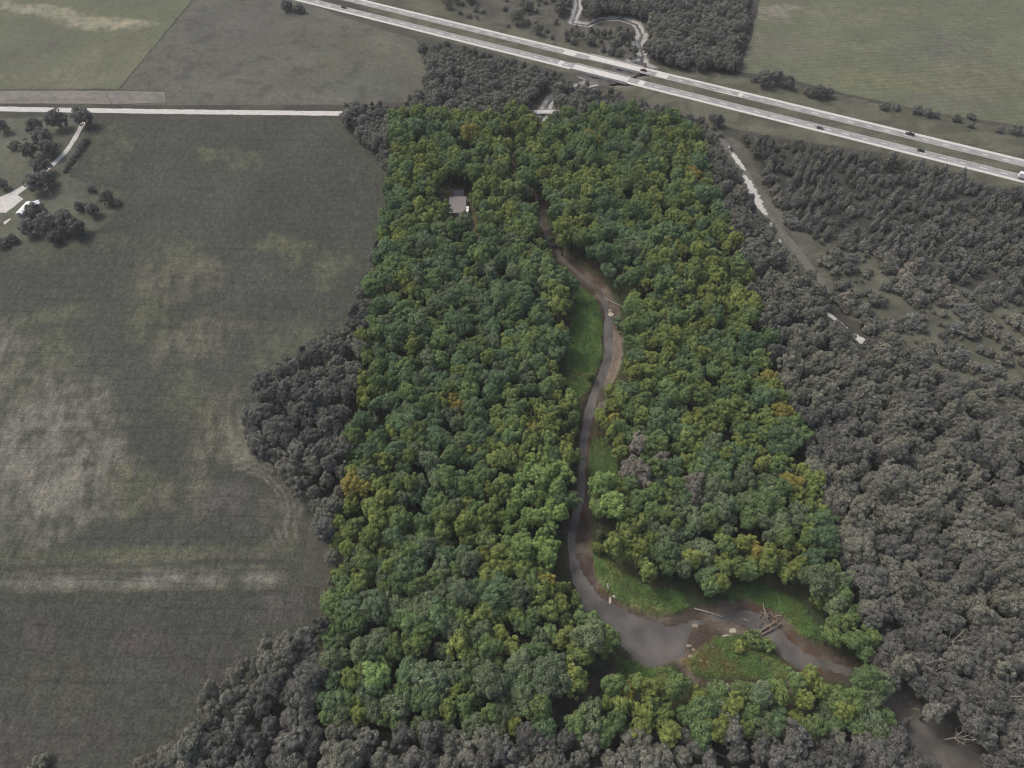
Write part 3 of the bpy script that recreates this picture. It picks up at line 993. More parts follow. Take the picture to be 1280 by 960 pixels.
def tree_meshes(seed, r, rz, ht, nclump, cr, nleaf, leaf, shape='round', core=0.5, lobe=0.3):
    """returns (crown verts, faces) with the crown centre at ht and the trunk MB"""
    V, F = crown_arrays(seed, r, rz, nclump, cr, nleaf, leaf, shape, lobe=lobe)
    V = V + np.array([0, 0, ht])
    tint = TINT[0]
    if core:  # added inner blob in the leaf material, blocks light leaking through the crown
        cv, cf = ico(r * core, rz * core, seed)
        n = len(V)
        V = np.concatenate([V, np.array(cv) + np.array([0, 0, ht])])
        F = F.tolist() + [tuple(i + n for i in f) for f in cf]
        tint = np.concatenate([tint, np.full(len(cv), .3)])
    else:
        F = F.tolist()
    TINTS[id(V)] = tint
    KEEP.append(V)
    g = random.Random(seed)
    t = MB()
    br = 0.035 * ht + 0.05
    lean = (g.uniform(-.4, .4), g.uniform(-.4, .4))
    t.tube([(0, 0, -0.3), (0, 0, 0.4), (lean[0] * .5, lean[1] * .5, ht * .5), (lean[0], lean[1], ht * .95), (lean[0], lean[1], ht + rz * .6)], [br * 1.4, br, br * .7, br * .45, br * .12], 7)
    for k in range(5):
        a = k * 1.256 + g.uniform(-.4, .4)
        z0 = ht * g.uniform(.5, .85)
        e = (math.cos(a) * r * .7, math.sin(a) * r * .7, ht + rz * g.uniform(-.2, .35))
        m_ = (e[0] * .45, e[1] * .45, z0 + (e[2] - z0) * .6)
        t.tube([(lean[0] * .7, lean[1] * .7, z0), m_, e], [br * .42, br * .28, br * .08], 5)
    return V, F, t


# shapes: name -> list of (V, F, trunk, nominal radius)
SHAPES = {}
SHAPES['clumpy'] = [(*tree_meshes(10 + k, 4.6, 5.0 + .3 * k, 10.5 + .4 * k, 46 + 3 * k, 0.205, 3300, 0.50, lobe=0.55), 4.6) for k in range(6)]
SHAPES['smooth'] = [(*tree_meshes(30 + k, 5.0, 4.6 + .2 * k, 10.5 + .4 * k, 44 + 3 * k, 0.235, 3600, 0.50, lobe=0.45), 5.0) for k in range(6)]
SHAPES['broad'] = [(*tree_meshes(50 + k, 7.6, 6.2, 12.0 + k, 92 + 6 * k, 0.175, 6500, 0.55, lobe=0.4), 7.6) for k in range(3)]
SHAPES['low'] = [(*tree_meshes(60 + k, 4.6, 4.6, 4.7, 56 + 3 * k, 0.22, 3600, 0.50, lobe=0.5), 4.6) for k in range(4)]
SHAPES['shrub'] = [(*tree_meshes(70 + k, 2.3, 1.9, 1.6, 22, 0.33, 1000, 0.42, lobe=0.6), 2.3) for k in range(4)]
SHAPES['spire'] = [(*tree_meshes(80 + k, 2.5, 3.0 + .25 * k, 3.4, 30, 0.36, 1200, 0.48, 'spire', core=0.3), 2.5) for k in range(5)]
_cm, _tm, _jm = {}, {}, {}


def crown_mesh(sh, k, mt):
    if (sh, k, mt) not in _cm:
        V, F, T, r = SHAPES[sh][k]
        me = bpy.data.meshes.new('crown')
        me.from_pydata(V.tolist(), [], F if isinstance(F, list) else F.tolist())
        put_tint(me, V)
        me.materials.append(LEAF[mt])
        _cm[(sh, k, mt)] = me
    return _cm[(sh, k, mt)]


def trunk_mesh(sh, k):
    if (sh, k) not in _tm:
        T = SHAPES[sh][k][2]
        me = bpy.data.meshes.new('trunk')
        me.from_pydata(T.v, [], T.f)
        me.materials.append(M_BARK)
        _tm[(sh, k)] = me
    return _tm[(sh, k)]


# sources for the woodland masses (kept out of the scene's own collection)
SRC = bpy.data.collections.new('woodland_sources')
SRC_IDX = {}


def source(sh, k, mt):
    key = (sh, k, mt)
    if key not in SRC_IDX:
        V, F, T, r = SHAPES[sh][k]
        me = bpy.data.meshes.new('tree_source')
        n = len(V)
        Fl = F if isinstance(F, list) else F.tolist()
        nt_ = 0
        if sh in ('shrub', 'spire'):
            me.from_pydata(V.tolist(), [], Fl)
            put_tint(me, V)
            me.materials.append(LEAF[mt])
        else:
            me.from_pydata(V.tolist() + T.v, [], [tuple(f) for f in Fl] + [tuple(i + n for i in f) for f in T.f])
            put_tint(me, V, len(T.v))
            me.materials.append(LEAF[mt])
            me.materials.append(M_BARK)
            mi = [0] * len(Fl) + [1] * len(T.f)
            me.polygons.foreach_set('material_index', mi)
        o = bpy.data.objects.new('tree_source_%03d' % len(SRC_IDX), me)
        SRC.objects.link(o)
        SRC_IDX[key] = len(SRC_IDX)
    return SRC_IDX[key]


def stuff(name, label, cat, items, coll):
    """one object: items = (x, y, z, rotz, sx, sy, sz, source index)"""
    A = np.array(items, float)
    me = bpy.data.meshes.new(name)
    me.from_pydata(A[:, :3].tolist(), [], [])
    a = me.attributes.new('turn', 'FLOAT_VECTOR', 'POINT')
    rot = np.zeros((len(A), 3), np.float32)
    rot[:, 2] = A[:, 3]
    a.data.foreach_set('vector', rot.ravel())
    a = me.attributes.new('size', 'FLOAT_VECTOR', 'POINT')
    a.data.foreach_set('vector', A[:, 4:7].astype(np.float32).ravel())
    a = me.attributes.new('pick', 'INT', 'POINT')
    a.data.foreach_set('value', A[:, 7].astype(np.int32))
    o = link(bpy.data.objects.new(name, me))
    tag(o, label, cat, kind='stuff')
    ng = bpy.data.node_groups.new(name + '_scatter', 'GeometryNodeTree')
    ng.interface.new_socket('Geometry', in_out='INPUT', socket_type='NodeSocketGeometry')
    ng.interface.new_socket('Geometry', in_out='OUTPUT', socket_type='NodeSocketGeometry')
    gi, go = ng.nodes.new('NodeGroupInput'), ng.nodes.new('NodeGroupOutput')
    ip = ng.nodes.new('GeometryNodeInstanceOnPoints')
    ci = ng.nodes.new('GeometryNodeCollectionInfo')
    ci.inputs['Collection'].default_value = coll
    ci.inputs['Separate Children'].default_value = True
    ci.inputs['Reset Children'].default_value = True
    ip.inputs['Pick Instance'].default_value = True

    def attr(nm, ty):
        n = ng.nodes.new('GeometryNodeInputNamedAttribute')
        n.data_type = ty
        n.inputs['Name'].default_value = nm
        return [s for s in n.outputs if s.enabled and s.name == 'Attribute'][0]
    ng.links.new(gi.outputs[0], ip.inputs['Points'])
    ng.links.new(ci.outputs[0], ip.inputs['Instance'])
    ng.links.new(attr('pick', 'INT'), ip.inputs['Instance Index'])
    ng.links.new(attr('turn', 'FLOAT_VECTOR'), ip.inputs['Rotation'])
    ng.links.new(attr('size', 'FLOAT_VECTOR'), ip.inputs['Scale'])
    ng.links.new(ip.outputs[0], go.inputs[0])
    md = o.modifiers.new('scatter', 'NODES')
    md.node_group = ng
    return o


def poisson(poly, rmin, tries, seed, rmax=None):
    """dart throwing in a world polygon"""
    g = np.random.default_rng(seed)
    P = np.array(poly)
    lo, hi = P.min(0), P.max(0)
    cand = lo + g.random((tries, 2)) * (hi - lo)
    cand = cand[inside(poly, cand[:, 0], cand[:, 1])]
    grid, out_ = {}, []
    for x, y in cand:
        i, j = int(x // rmin), int(y // rmin)
        ok = True
        for a in (i - 1, i, i + 1):
            for b in (j - 1, j, j + 1):
                for (qx, qy) in grid.get((a, b), ()):
                    if (qx - x) ** 2 + (qy - y) ** 2 < rmin * rmin:
                        ok = False
                        break
                if not ok:
                    break
            if not ok:
                break
        if ok:
            grid.setdefault((i, j), []).append((x, y))
            out_.append((x, y))
    return out_


def blocked(x, y, r, hc, htop):
    """True where a tree would hide ground that is open to the sky in the survey photo"""
    x, y, r, hc, htop = (np.atleast_1d(np.asarray(q, float)) for q in (x, y, r, hc, htop))
    bad = np.zeros(x.shape, bool)
    for dx, hh in ((0, hc), (0, htop * .92), (-r * .7, hc), (r * .7, hc), (0, hc * 0 + .5), (0, hc * .45)):
        px, py, _ = PX(x + dx, y, hh)
        for poly in O_LIST:
            bad |= inside(poly, px, py)
    return bad


def pctlabel(x, y, z):
    px, py, _ = PX(x, y, z)
    return '%d%% across and %d%% down the view' % (round(px / 12.8), round(py / 9.6))


TREES = []      # (kind, x, y, shape, k, mat, sx, sz, rot, where)
gT = np.random.default_rng(5)


def add_tree(kind, x, y, sh, mt, s, sz=None, where='', z=0.0):
    TREES.append(dict(kind=kind, x=x, y=y, z=z, sh=sh, k=int(gT.integers(len(SHAPES[sh]))), mt=mt, s=s, sz=sz or s ** .6 * gT.uniform(.9, 1.2), rot=gT.uniform(0, 6.28), where=where, ax=gT.uniform(.84, 1.18) if not where else 1.0))


world_all = [(-210, -25), (250, -25), (330, 150), (380, 330), (420, 640), (-60, 760), (-60, 460), (-150, 455), (-150, 330), (-150, 200), (-190, 100)]
parc_w = GP(Q_PARCEL, 11)
def tree_scale(cx, cy, x, y):
    """older, wider trees towards the road, younger ones towards the river"""
    f = np.interp(cy, [100, 330, 520, 700], [1.15, 1.10, 0.98, 0.96])
    f = f * (0.72 + 0.56 * fbm(x, y, 22, 401, 3))
    out_ = ~inside(Q_PARCEL, cx, cy)
    return np.where(out_, np.interp(cy, [150, 190, 330, 700], [1.12, 1.0, .95, .95]), f)


def poisson_var(poly, tries, seed):
    g = np.random.default_rng(seed)
    P = np.array(poly)
    lo, hi = P.min(0), P.max(0)
    c = lo + g.random((tries, 2)) * (hi - lo)
    c = c[inside(poly, c[:, 0], c[:, 1])]
    cx, cy, _ = PX(c[:, 0], c[:, 1], 10.5)
    f = tree_scale(cx, cy, c[:, 0], c[:, 1])
    grid, out_, sc_ = {}, [], []
    for (x, y), q in zip(c, f):
        r = 4.4 * q
        i, j = int(x // 9), int(y // 9)
        ok = True
        for a in (i - 1, i, i + 1):
            for b in (j - 1, j, j + 1):
                for (qx, qy, qr) in grid.get((a, b), ()):
                    if (qx - x) ** 2 + (qy - y) ** 2 < (0.5 * (r + qr)) ** 2:
                        ok = False
                        break
                if not ok:
                    break
            if not ok:
                break
        if ok:
            grid.setdefault((i, j), []).append((x, y, r))
            out_.append((x, y))
            sc_.append(q)
    return np.array(out_), np.array(sc_)


P_, A_f = poisson_var(world_all, 110000, 3)
NT = len(P_)
A_x, A_y = P_[:, 0], P_[:, 1]
A_cx, A_cy, _ = PX(A_x, A_y, 10.5)
A_n1 = fbm(A_x, A_y, 34, 201)
A_par = inside(Q_PARCEL, A_cx, A_cy)
A_skip = (~A_par) & (inside(R_CONIFER, A_cx, A_cy) | inside(R_SCRUB, A_cx, A_cy) | inside(R_VERGE, A_cx, A_cy))
A_far = (~A_par) & inside(R_FARSCRUB, A_cx, A_cy)
PICK = []
for i in range(NT):
    x, y, cx, cy, n1, par = A_x[i], A_y[i], A_cx[i], A_cy[i], A_n1[i], A_par[i]
    u = gT.random()
    if A_skip[i] or (A_far[i] and u > 0.16) or gT.random() < 0.05:
        continue
    s = gT.uniform(0.66, 1.04) * A_f[i]
    if par:
        low = cy > 600
        bias = 0.07 * math.exp(-(((cx - 830) / 110) ** 2 + ((cy - 600) / 130) ** 2)) + 0.05 * math.exp(-(((cx - 800) / 120) ** 2 + ((cy - 260) / 110) ** 2)) \
            - 0.05 * math.exp(-(((cx - 560) / 90) ** 2 + ((cy - 400) / 120) ** 2)) - 0.04 * math.exp(-(((cx - 470) / 70) ** 2 + ((cy - 680) / 90) ** 2)) \
            + 0.05 * math.exp(-(((cx - 640) / 60) ** 2 + ((cy - 500) / 90) ** 2)) + 0.04 * math.exp(-(((cx - 600) / 120) ** 2 + ((cy - 190) / 40) ** 2))
        if n1 + bias + 0.25 * (u - .5) > (0.495 if not low else 0.505):
            mt, sh = ('olive', 'clumpy') if u < .72 else ('green', 'clumpy' if u < .85 else 'smooth')
            if u < 0.018:
                mt = 'gold'
        else:
            mt, sh = ('dark', 'smooth') if u < .45 else (('green', 'smooth') if u < .75 else ('sage', 'smooth'))
            if gT.random() < .12:
                mt, sh = 'olive', 'clumpy'
        if low and mt == 'dark' and u < .3:
            mt = 'sage'
        # pale tall group beside the creek
        if ((cx - 672) / 40) ** 2 + ((cy - 640) / 85) ** 2 < 1:
            mt, sh = 'lime', 'clumpy'
        if ((cx - 655) / 60) ** 2 + ((cy - 180) / 40) ** 2 < 1 and u < .5:
            mt = 'olive'
        if ((cx - 800) / 34) ** 2 + ((cy - 585) / 26) ** 2 < 1 and u < .75 or ((cx - 875) / 16) ** 2 + ((cy - 617) / 10) ** 2 < 1:
            mt = 'twig'
        if u > 0.996:
            mt = 'gold'
        if cy > 520 and gT.random() < .035:
            sh, s = 'broad', gT.uniform(.6, .85)
            mt = 'sage' if gT.random() < .6 else 'dark'
        kind = {'olive': 'olive_green_tree', 'lime': 'olive_green_tree', 'gold': 'golden_tree', 'twig': 'dry_brown_tree'}.get(mt, 'dark_green_tree')
    else:
        sh = 'clumpy' if u < .6 else 'smooth'
        q = n1 + 0.3 * (gT.random() - .5)
        mt = 'greyo' if q > .53 else ('grey' if q > .46 else 'greyd')
        if cy < 160 and mt == 'greyd':
            mt = 'grey'
        s = gT.uniform(.64, 1.02) if cy > 400 else gT.uniform(.65, .95)
        if cy > 500 and gT.random() < .08:
            sh, s = 'broad', gT.uniform(.75, 1.0)
        if cy < 175:
            sh, s = 'low', s * 1.3
            mt = 'greyo' if u < .35 else 'grey'
        kind = 'grey_green_tree'
    PICK.append((kind, x, y, sh, mt, s, gT.uniform(.3, .5), gT.random()))
A_s = np.array([p[5] for p in PICK])
A_r = np.array([SHAPES[p[3]][0][3] for p in PICK])
A_x, A_y = np.array([p[1] for p in PICK]), np.array([p[2] for p in PICK])
A_s2 = np.array([p[6] for p in PICK])
B1 = blocked(A_x, A_y, A_r * A_s, 10.5 * A_s, 15.5 * A_s)
B2 = blocked(A_x, A_y, A_r * A_s2 * .7, 10.5 * A_s2, 15 * A_s2)
for i, (kind, x, y, sh, mt, s, s2, u) in enumerate(PICK):
    if not B1[i]:
        add_tree(kind, x, y, sh, mt, s, s * gT.uniform(.95, 1.25) if sh == 'low' else None)
    elif not B2[i] and u < (.55 if kind != 'grey_green_tree' else .9):
        add_tree(kind, x, y, 'low', mt, s2 * 1.2)

# conifer plantation in rows
ca = R(-27)
cv = GP(R_CONIFER, 4)
c0 = np.array(cv).mean(0)
II, JJ = np.meshgrid(np.arange(-60, 60), np.arange(-60, 60))
U_, V_ = II.ravel() * 4.6 + gT.normal(0, .75, II.size), JJ.ravel() * 4.2 + gT.normal(0, .9, II.size)
X_, Y_ = c0[0] + U_ * math.cos(ca) - V_ * math.sin(ca), c0[1] + U_ * math.sin(ca) + V_ * math.cos(ca)
ok = inside(cv, X_, Y_) & (gT.random(II.size) > np.where(fbm(X_, Y_, 24, 301) < .52, .12, .5))
X_, Y_ = X_[ok], Y_[ok]
S_ = gT.uniform(.6, 1.2, len(X_)) * (.75 + .5 * fbm(X_, Y_, 30, 305))
bad = blocked(X_, Y_, 2.0 * S_, 4 * S_, 7 * S_)
for x, y, s in zip(X_[~bad], Y_[~bad], S_[~bad]):
    u = gT.random()
    if u < .6:
        add_tree('plantation_conifer', x, y, 'spire', 'pine' if gT.random() < .75 else 'grey', s)
    elif u < .82:
        add_tree('shrub', x, y, 'shrub', random.choice(['pine', 'greyo', 'grey']), s * gT.uniform(.8, 1.3), s * gT.uniform(1.2, 1.9))
    else:
        add_tree('grey_green_tree', x, y, 'low', random.choice(['pine', 'greyo', 'grey']), s * gT.uniform(.45, .7))
# scrub with bushes and young trees
P_ = np.array(poisson(GP(R_SCRUB, 2), 2.7, 16000, 13))
ok = gT.random(len(P_)) > np.where(fbm(P_[:, 0], P_[:, 1], 22, 311) > .5, .62, .22)
P_ = P_[ok]
S_ = .35 + 1.5 * gT.random(len(P_)) ** 1.6
bad = blocked(P_[:, 0], P_[:, 1], 2 * S_, 2 * S_, 3.5 * S_)
for (x, y), s in zip(P_[~bad], S_[~bad]):
    add_tree('shrub', x, y, 'shrub', random.choice(['greyo', 'greyo', 'grey', 'greyd', 'pine', 'twig']), s)
for poly, rm, keep, sd in ((R_FARSCRUB, 6, .45, 15), (R_VERGE, 5, .55, 16), ([(870, 100), (1090, 132), (1280, 172), (1400, 190), (1400, 182), (1280, 158), (1100, 124), (940, 96)], 6, .16, 17)):
    for (x, y) in poisson(GP(poly, 1), rm, 4000, sd):
        if gT.random() < keep:
            add_tree('shrub', x, y, 'shrub', random.choice(['greyo', 'grey', 'greyd']), gT.uniform(.45, 1.3))

# single trees and bushes that stand apart: (photo x, y of the crown, radius m, material, shape, where)
SOLO = [
    (103, 146, 5.2, 'grey', 'clumpy', 'tall grey tree between the gravel road and the farm driveway'),
    (70, 150, 5.0, 'greyd', 'clumpy', 'dark round tree against the gravel road, beside the farm driveway'),
    (42, 158, 4.6, 'grey', 'clumpy', 'grey tree at the road end of the farm grove'),
    (52, 172, 5.0, 'greyd', 'smooth', 'dark tree in the middle of the farm grove'),
    (60, 184, 4.6, 'grey', 'clumpy', 'grey tree of the farm grove nearest the driveway bend'),
    (36, 188, 4.4, 'greyo', 'smooth', 'pale round tree at the lawn side of the farm grove'),
    (2, 158, 3.4, 'greyd', 'smooth', 'dark bush standing alone on the farm lawn by the road'),
    (18, 182, 2.6, 'greyo', 'shrub', 'low pale bush on the farm lawn'),
    (52, 208, 4.4, 'grey', 'clumpy', 'tree overhanging the lower end of the driveway'),
    (46, 228, 5.0, 'greyd', 'clumpy', 'dark tree between driveway and gravel yard'),
    (58, 222, 3.6, 'grey', 'smooth', 'smaller tree beside the utility pole by the yard'),
    (3, 230, 2.6, 'greyd', 'smooth', 'dark bush on the lawn above the gravel yard'),
    (45, 268, 5.2, 'greyd', 'clumpy', 'dark tree hanging over the white roofed shed'),
    (60, 280, 5.0, 'grey', 'clumpy', 'grey tree in the thicket below the white shed'),
    (80, 276, 5.0, 'grey', 'clumpy', 'broad grey tree in the farm thicket beside the crop'),
    (95, 284, 4.2, 'greyd', 'smooth', 'round dark tree at the crop edge of the farm thicket'),
    (68, 296, 3.0, 'greyd', 'smooth', 'low dark bush in front of the farm thicket'),
    (35, 284, 4.0, 'grey', 'clumpy', 'grey tree at the yard end of the farm thicket'),
    (15, 300, 2.4, 'greyd', 'shrub', 'low bush at the foot of the farm lawn'),
    (3, 304, 2.6, 'grey', 'shrub', 'bush at the picture edge below the farm lawn'),
    (115, 262, 3.2, 'grey', 'smooth', 'round bush between farm thicket and hedge end'),
    (132, 246, 3.6, 'greyo', 'clumpy', 'tree at the far tip of the farm hedge'),
    (100, 258, 2.4, 'greyd', 'shrub', 'small dark bush in the farm hedge'),
    (145, 252, 2.2, 'grey', 'shrub', 'last small bush of the farm hedge out in the crop'),
    (115, 236, 2.0, 'grey', 'shrub', 'small grey bush above the farm hedge'),
    (956, 98, 6.0, 'greyd', 'clumpy', 'largest dark tree between motorway and pasture'),
    (972, 97, 5.2, 'greyd', 'smooth', 'dark tree joined to the largest one by the pasture'),
    (986, 102, 4.6, 'grey', 'clumpy', 'third tree of the row along the pasture edge'),
    (1024, 114, 4.6, 'greyd', 'smooth', 'round dark tree standing apart by the pasture edge'),
    (1036, 115, 3.8, 'grey', 'smooth', 'smaller round tree at the end of the pasture row'),
    (1012, 118, 2.6, 'grey', 'shrub', 'low bush in the pasture row'),
    (1106, 133, 3.2, 'grey', 'shrub', 'bush on the motorway bank below the pasture'),
    (1121, 134, 2.6, 'grey', 'shrub', 'smaller bush next to it on the motorway bank'),
    (1147, 138, 3.2, 'greyd', 'shrub', 'first of two dark round bushes on the motorway bank'),
    (1160, 141, 3.2, 'greyd', 'shrub', 'second of two dark round bushes on the motorway bank'),
    (1196, 148, 2.8, 'greyd', 'shrub', 'spiky dark bush at the pasture edge'),
    (1270, 162, 4.0, 'grey', 'shrub', 'bush at the picture edge below the pasture'),
    (1250, 162, 2.6, 'grey', 'shrub', 'small bush near the picture edge below the pasture'),
    (359, 7, 5.0, 'greyd', 'shrub', 'dark bush beside the motorway, farther of two'),
    (373, 11, 4.2, 'greyd', 'shrub', 'dark bush beside the motorway, nearer of two'),
    (529, 62, 4.6, 'greyd', 'clumpy', 'dark tree at the meadow tip of the roadside wood'),
    (536, 76, 4.6, 'grey', 'clumpy', 'grey tree behind the meadow edge of the roadside wood'),
    (898, 150, 4.2, 'greyd', 'clumpy', 'dark tree standing alone beside the grassy lane'),
    (890, 146, 2.8, 'grey', 'smooth', 'small tree beside the grassy lane near the motorway'),
    (1150, 206, 3.4, 'grey', 'spire', 'tall pointed tree rising against the motorway shoulder'),
    (1180, 212, 2.8, 'pine', 'spire', 'pointed tree at the top of the plantation by the motorway'),
    (1203, 216, 3.0, 'pine', 'spire', 'pointed tree touching the motorway edge'),
    (752, 606, 5.6, 'lime', 'clumpy', 'bright green tree leaning over the middle of the creek'),
    (766, 632, 6.0, 'lime', 'clumpy', 'bright green tree just below the one over the creek'),
    (745, 632, 3.2, 'lime', 'smooth', 'small pale tree at the water edge in mid creek'),
    (756, 512, 4.2, 'twig', 'low', 'dry brownish tree hanging over the creek below the grass meander'),
    (764, 494, 3.2, 'twig', 'low', 'smaller dry brownish tree on the bank below the grass meander'),
    (719, 572, 3.4, 'olive', 'clumpy', 'olive tree leaning over the narrow middle of the creek'),
    (715, 628, 3.6, 'green', 'clumpy', 'green tree overhanging the creek opposite the bright tree'),
    (738, 470, 2.2, 'green', 'low', 'small green tree at the foot of the grass meander'),
    (772, 402, 3.0, 'sage', 'low', 'small sage green tree shading the sandy bar of the upper creek'),
    (690, 848, 8.2, 'sage', 'broad', 'very large sage green tree above the dry ditch'),
    (737, 800, 6.2, 'sage', 'smooth', 'large sage green tree beside the pool'),
    (762, 800, 4.6, 'green', 'clumpy', 'green tree leaning over the pool edge'),
    (620, 742, 8.0, 'dark', 'broad', 'very large dark fine leaved tree in the lower wood'),
    (540, 850, 7.4, 'sage', 'broad', 'large grey green round tree in the lower corner wood'),
    (470, 848, 5.5, 'lime', 'clumpy', 'bright lobed tree in the lower corner wood'),
    (944, 800, 3.4, 'green', 'shrub', 'bushy thicket growing on the log jam'),
    (925, 808, 2.4, 'olive', 'shrub', 'small bush on the point bar beside the log jam'),
    (958, 806, 2.8, 'green', 'shrub', 'bush at the water edge below the log jam'),
    (50, 955, 3.0, 'greyo', 'shrub', 'pale bush in the fallow field at the bottom edge'),
    (182, 956, 3.2, 'greyo', 'shrub', 'pale bush in the fallow field below the wood corner'),
    (215, 944, 4.5, 'greyo', 'clumpy', 'pale tree at the outermost corner of the lower wood'),
]
for (a, b, r_, mt, sh, where) in SOLO:
    if mt.startswith('grey') and sh in ('clumpy', 'smooth'):
        sh = 'low'
    if a < 160 and b < 310:
        r_ *= 1.3
    S = SHAPES[sh][0]
    s = r_ / S[3]
    hz = {'clumpy': 10.5, 'smooth': 10.5, 'broad': 12, 'low': 4.7, 'shrub': 1.6, 'spire': 3.6}[sh] * s
    x, y = G(a, b, hz)
    kind = {'shrub': 'shrub', 'spire': 'plantation_conifer'}.get(sh) or ('dry_brown_tree' if mt == 'twig' else 'olive_green_tree' if mt in ('lime', 'olive') else 'dark_green_tree' if mt in ('sage', 'green', 'dark') else 'grey_green_tree')
    # make room in the crowd
    TREES = [t for t in TREES if t['where'] or (t['x'] - x) ** 2 + (t['y'] - y) ** 2 > (0.62 * r_) ** 2]
    add_tree(kind, x, y, sh, mt, s, s, where)
# farm hedge: a row of clipped bushes
for k in range(9):
    x, y = G(107 - k * 3.3, 176 + k * 4.6, 1.5)
    ordn = ['first', 'second', 'third', 'fourth', 'fifth', 'sixth', 'seventh', 'eighth', 'ninth'][k]
    add_tree('shrub', x, y, 'shrub', 'greyd', .95 - .04 * k, .95 - .04 * k, ordn + ' bush of the farm hedge, counted from the gravel road')

LOOK = {'olive': 'olive yellow leafy tree', 'lime': 'bright fresh green tree', 'gold': 'golden orange autumn tree', 'green': 'mid green leafy tree', 'dark': 'dark blue green tree',
        'sage': 'dull sage green tree', 'grey': 'muted grey green tree', 'greyd': 'dark grey green tree', 'greyo': 'pale olive grey tree', 'pine': 'grey green conifer', 'twig': 'dry brownish tree'}
GROUPS = {'dry_brown_tree': 'dry brownish trees across from the creek', 'olive_green_tree': 'olive and bright green trees of the wood', 'dark_green_tree': 'darker green trees of the wood', 'golden_tree': 'golden trees of the wood',
          'grey_green_tree': 'muted trees outside the coloured wood', 'plantation_conifer': 'conifers of the plantation', 'shrub': 'bushes'}
LIMIT = {'shrub': 230, 'plantation_conifer': 240}
rest = {}
by_kind = {}
for t in TREES:
    hz = SHAPES[t['sh']][0][0][:, 2].mean() * t['sz']
    px, py, dep = PX(t['x'], t['y'], hz)
    t['px'], t['py'], t['hz'] = px, py, hz
    vis = 4 < px < 1276 and 4 < py < 956
    t['rank'] = (1e6 if t['where'] else 0) + (SHAPES[t['sh']][0][3] * t['s'] / dep if vis else -1)
    by_kind.setdefault(t['kind'], []).append(t)
ONES = ['', 'first', 'second', 'third', 'fourth', 'fifth', 'sixth', 'seventh', 'eighth', 'ninth', 'tenth', 'eleventh', 'twelfth', 'thirteenth', 'fourteenth', 'fifteenth', 'sixteenth',
        'seventeenth', 'eighteenth', 'nineteenth']
TENS = ['', '', 'twenty', 'thirty', 'forty', 'fifty', 'sixty', 'seventy']
TENTH = ['', '', 'twentieth', 'thirtieth', 'fortieth', 'fiftieth', 'sixtieth', 'seventieth']


def ordinal(n):
    if n < 20:
        return ONES[n]
    return TENTH[n // 10] if n % 10 == 0 else TENS[n // 10] + '-' + ONES[n % 10]


def look_of(t):
    k = LOOK[t['mt']]
    return k.replace(' leafy tree', ' bush').replace(' tree', ' bush') if t['sh'] == 'shrub' else k


kept = []
for kind, L_ in by_kind.items():
    L_.sort(key=lambda t: -t['rank'])
    kept += [t for t in L_[:LIMIT.get(kind, 300)] if t['rank'] > 0 and not t['where']]
rows_ = {}
for t in kept:
    t['row'] = int((960 - t['py']) // 24) + 1
    rows_.setdefault((t['row'], look_of(t)), []).append(t)
for (rw, lk), L_ in rows_.items():
    L_.sort(key=lambda t: t['px'])
    for i, t in enumerate(L_):
        t['lab'] = '%s, %s such from left in the %s row up' % (lk, ordinal(i + 1), ordinal(rw))
for kind, L_ in by_kind.items():
    lim = LIMIT.get(kind, 300)
    for i, t in enumerate(L_):
        big = 'large ' if t['s'] > 1.05 and t['sh'] != 'shrub' else ('small ' if t['s'] < .8 and t['sh'] != 'shrub' else '')
        if i < lim and t['rank'] > 0:
            lab = t['where'] or big + t['lab']
            if t['sh'] in ('shrub', 'spire'):
                o = link(bpy.data.objects.new(kind, crown_mesh(t['sh'], t['k'], t['mt'])))
                o.location = (t['x'], t['y'], t['z'])
                o.rotation_euler = (0, 0, t['rot'])
                o.scale = (t['s'] * t['ax'], t['s'] / t['ax'], t['sz'])
            else:
                o = empty(kind, (t['x'], t['y'], t['z']), t['rot'])
                o.scale = (t['s'] * t['ax'], t['s'] / t['ax'], t['sz'])
                link(bpy.data.objects.new('crown', crown_mesh(t['sh'], t['k'], t['mt'])), o)
                link(bpy.data.objects.new('trunk', trunk_mesh(t['sh'], t['k'])), o)
            tag(o, lab, 'bush' if kind == 'shrub' else 'conifer' if t['sh'] == 'spire' else 'tree', GROUPS[kind])
        else:
            reg = 'conifer' if kind == 'plantation_conifer' else 'scrub' if kind == 'shrub' else 'parcel' if kind != 'grey_green_tree' else 'outer'
            rest.setdefault(reg, []).append((t['x'], t['y'], t['z'], t['rot'], t['s'] * t['ax'], t['s'] / t['ax'], t['sz'], source(t['sh'], t['k'], t['mt'])))
print('TREES', len(TREES), {k: len(v) for k, v in by_kind.items()}, {k: len(v) for k, v in rest.items()}, 'sources', len(SRC_IDX))
STUFF = {'conifer': ('plantation_mass', 'rest of the grey green conifer plantation below the motorway', 'plantation'),
         'scrub': ('scrub_growth', 'scattered low scrub on rough ground outside the wood', 'scrub'),
         'parcel': ('wood_canopy', 'closed canopy of the green and olive wood farther back', 'wood'),
         'outer': ('outer_woods', 'muted grey green woods around the coloured wood', 'wood')}
for k, L_ in rest.items():
    stuff(*STUFF[k], L_, SRC)

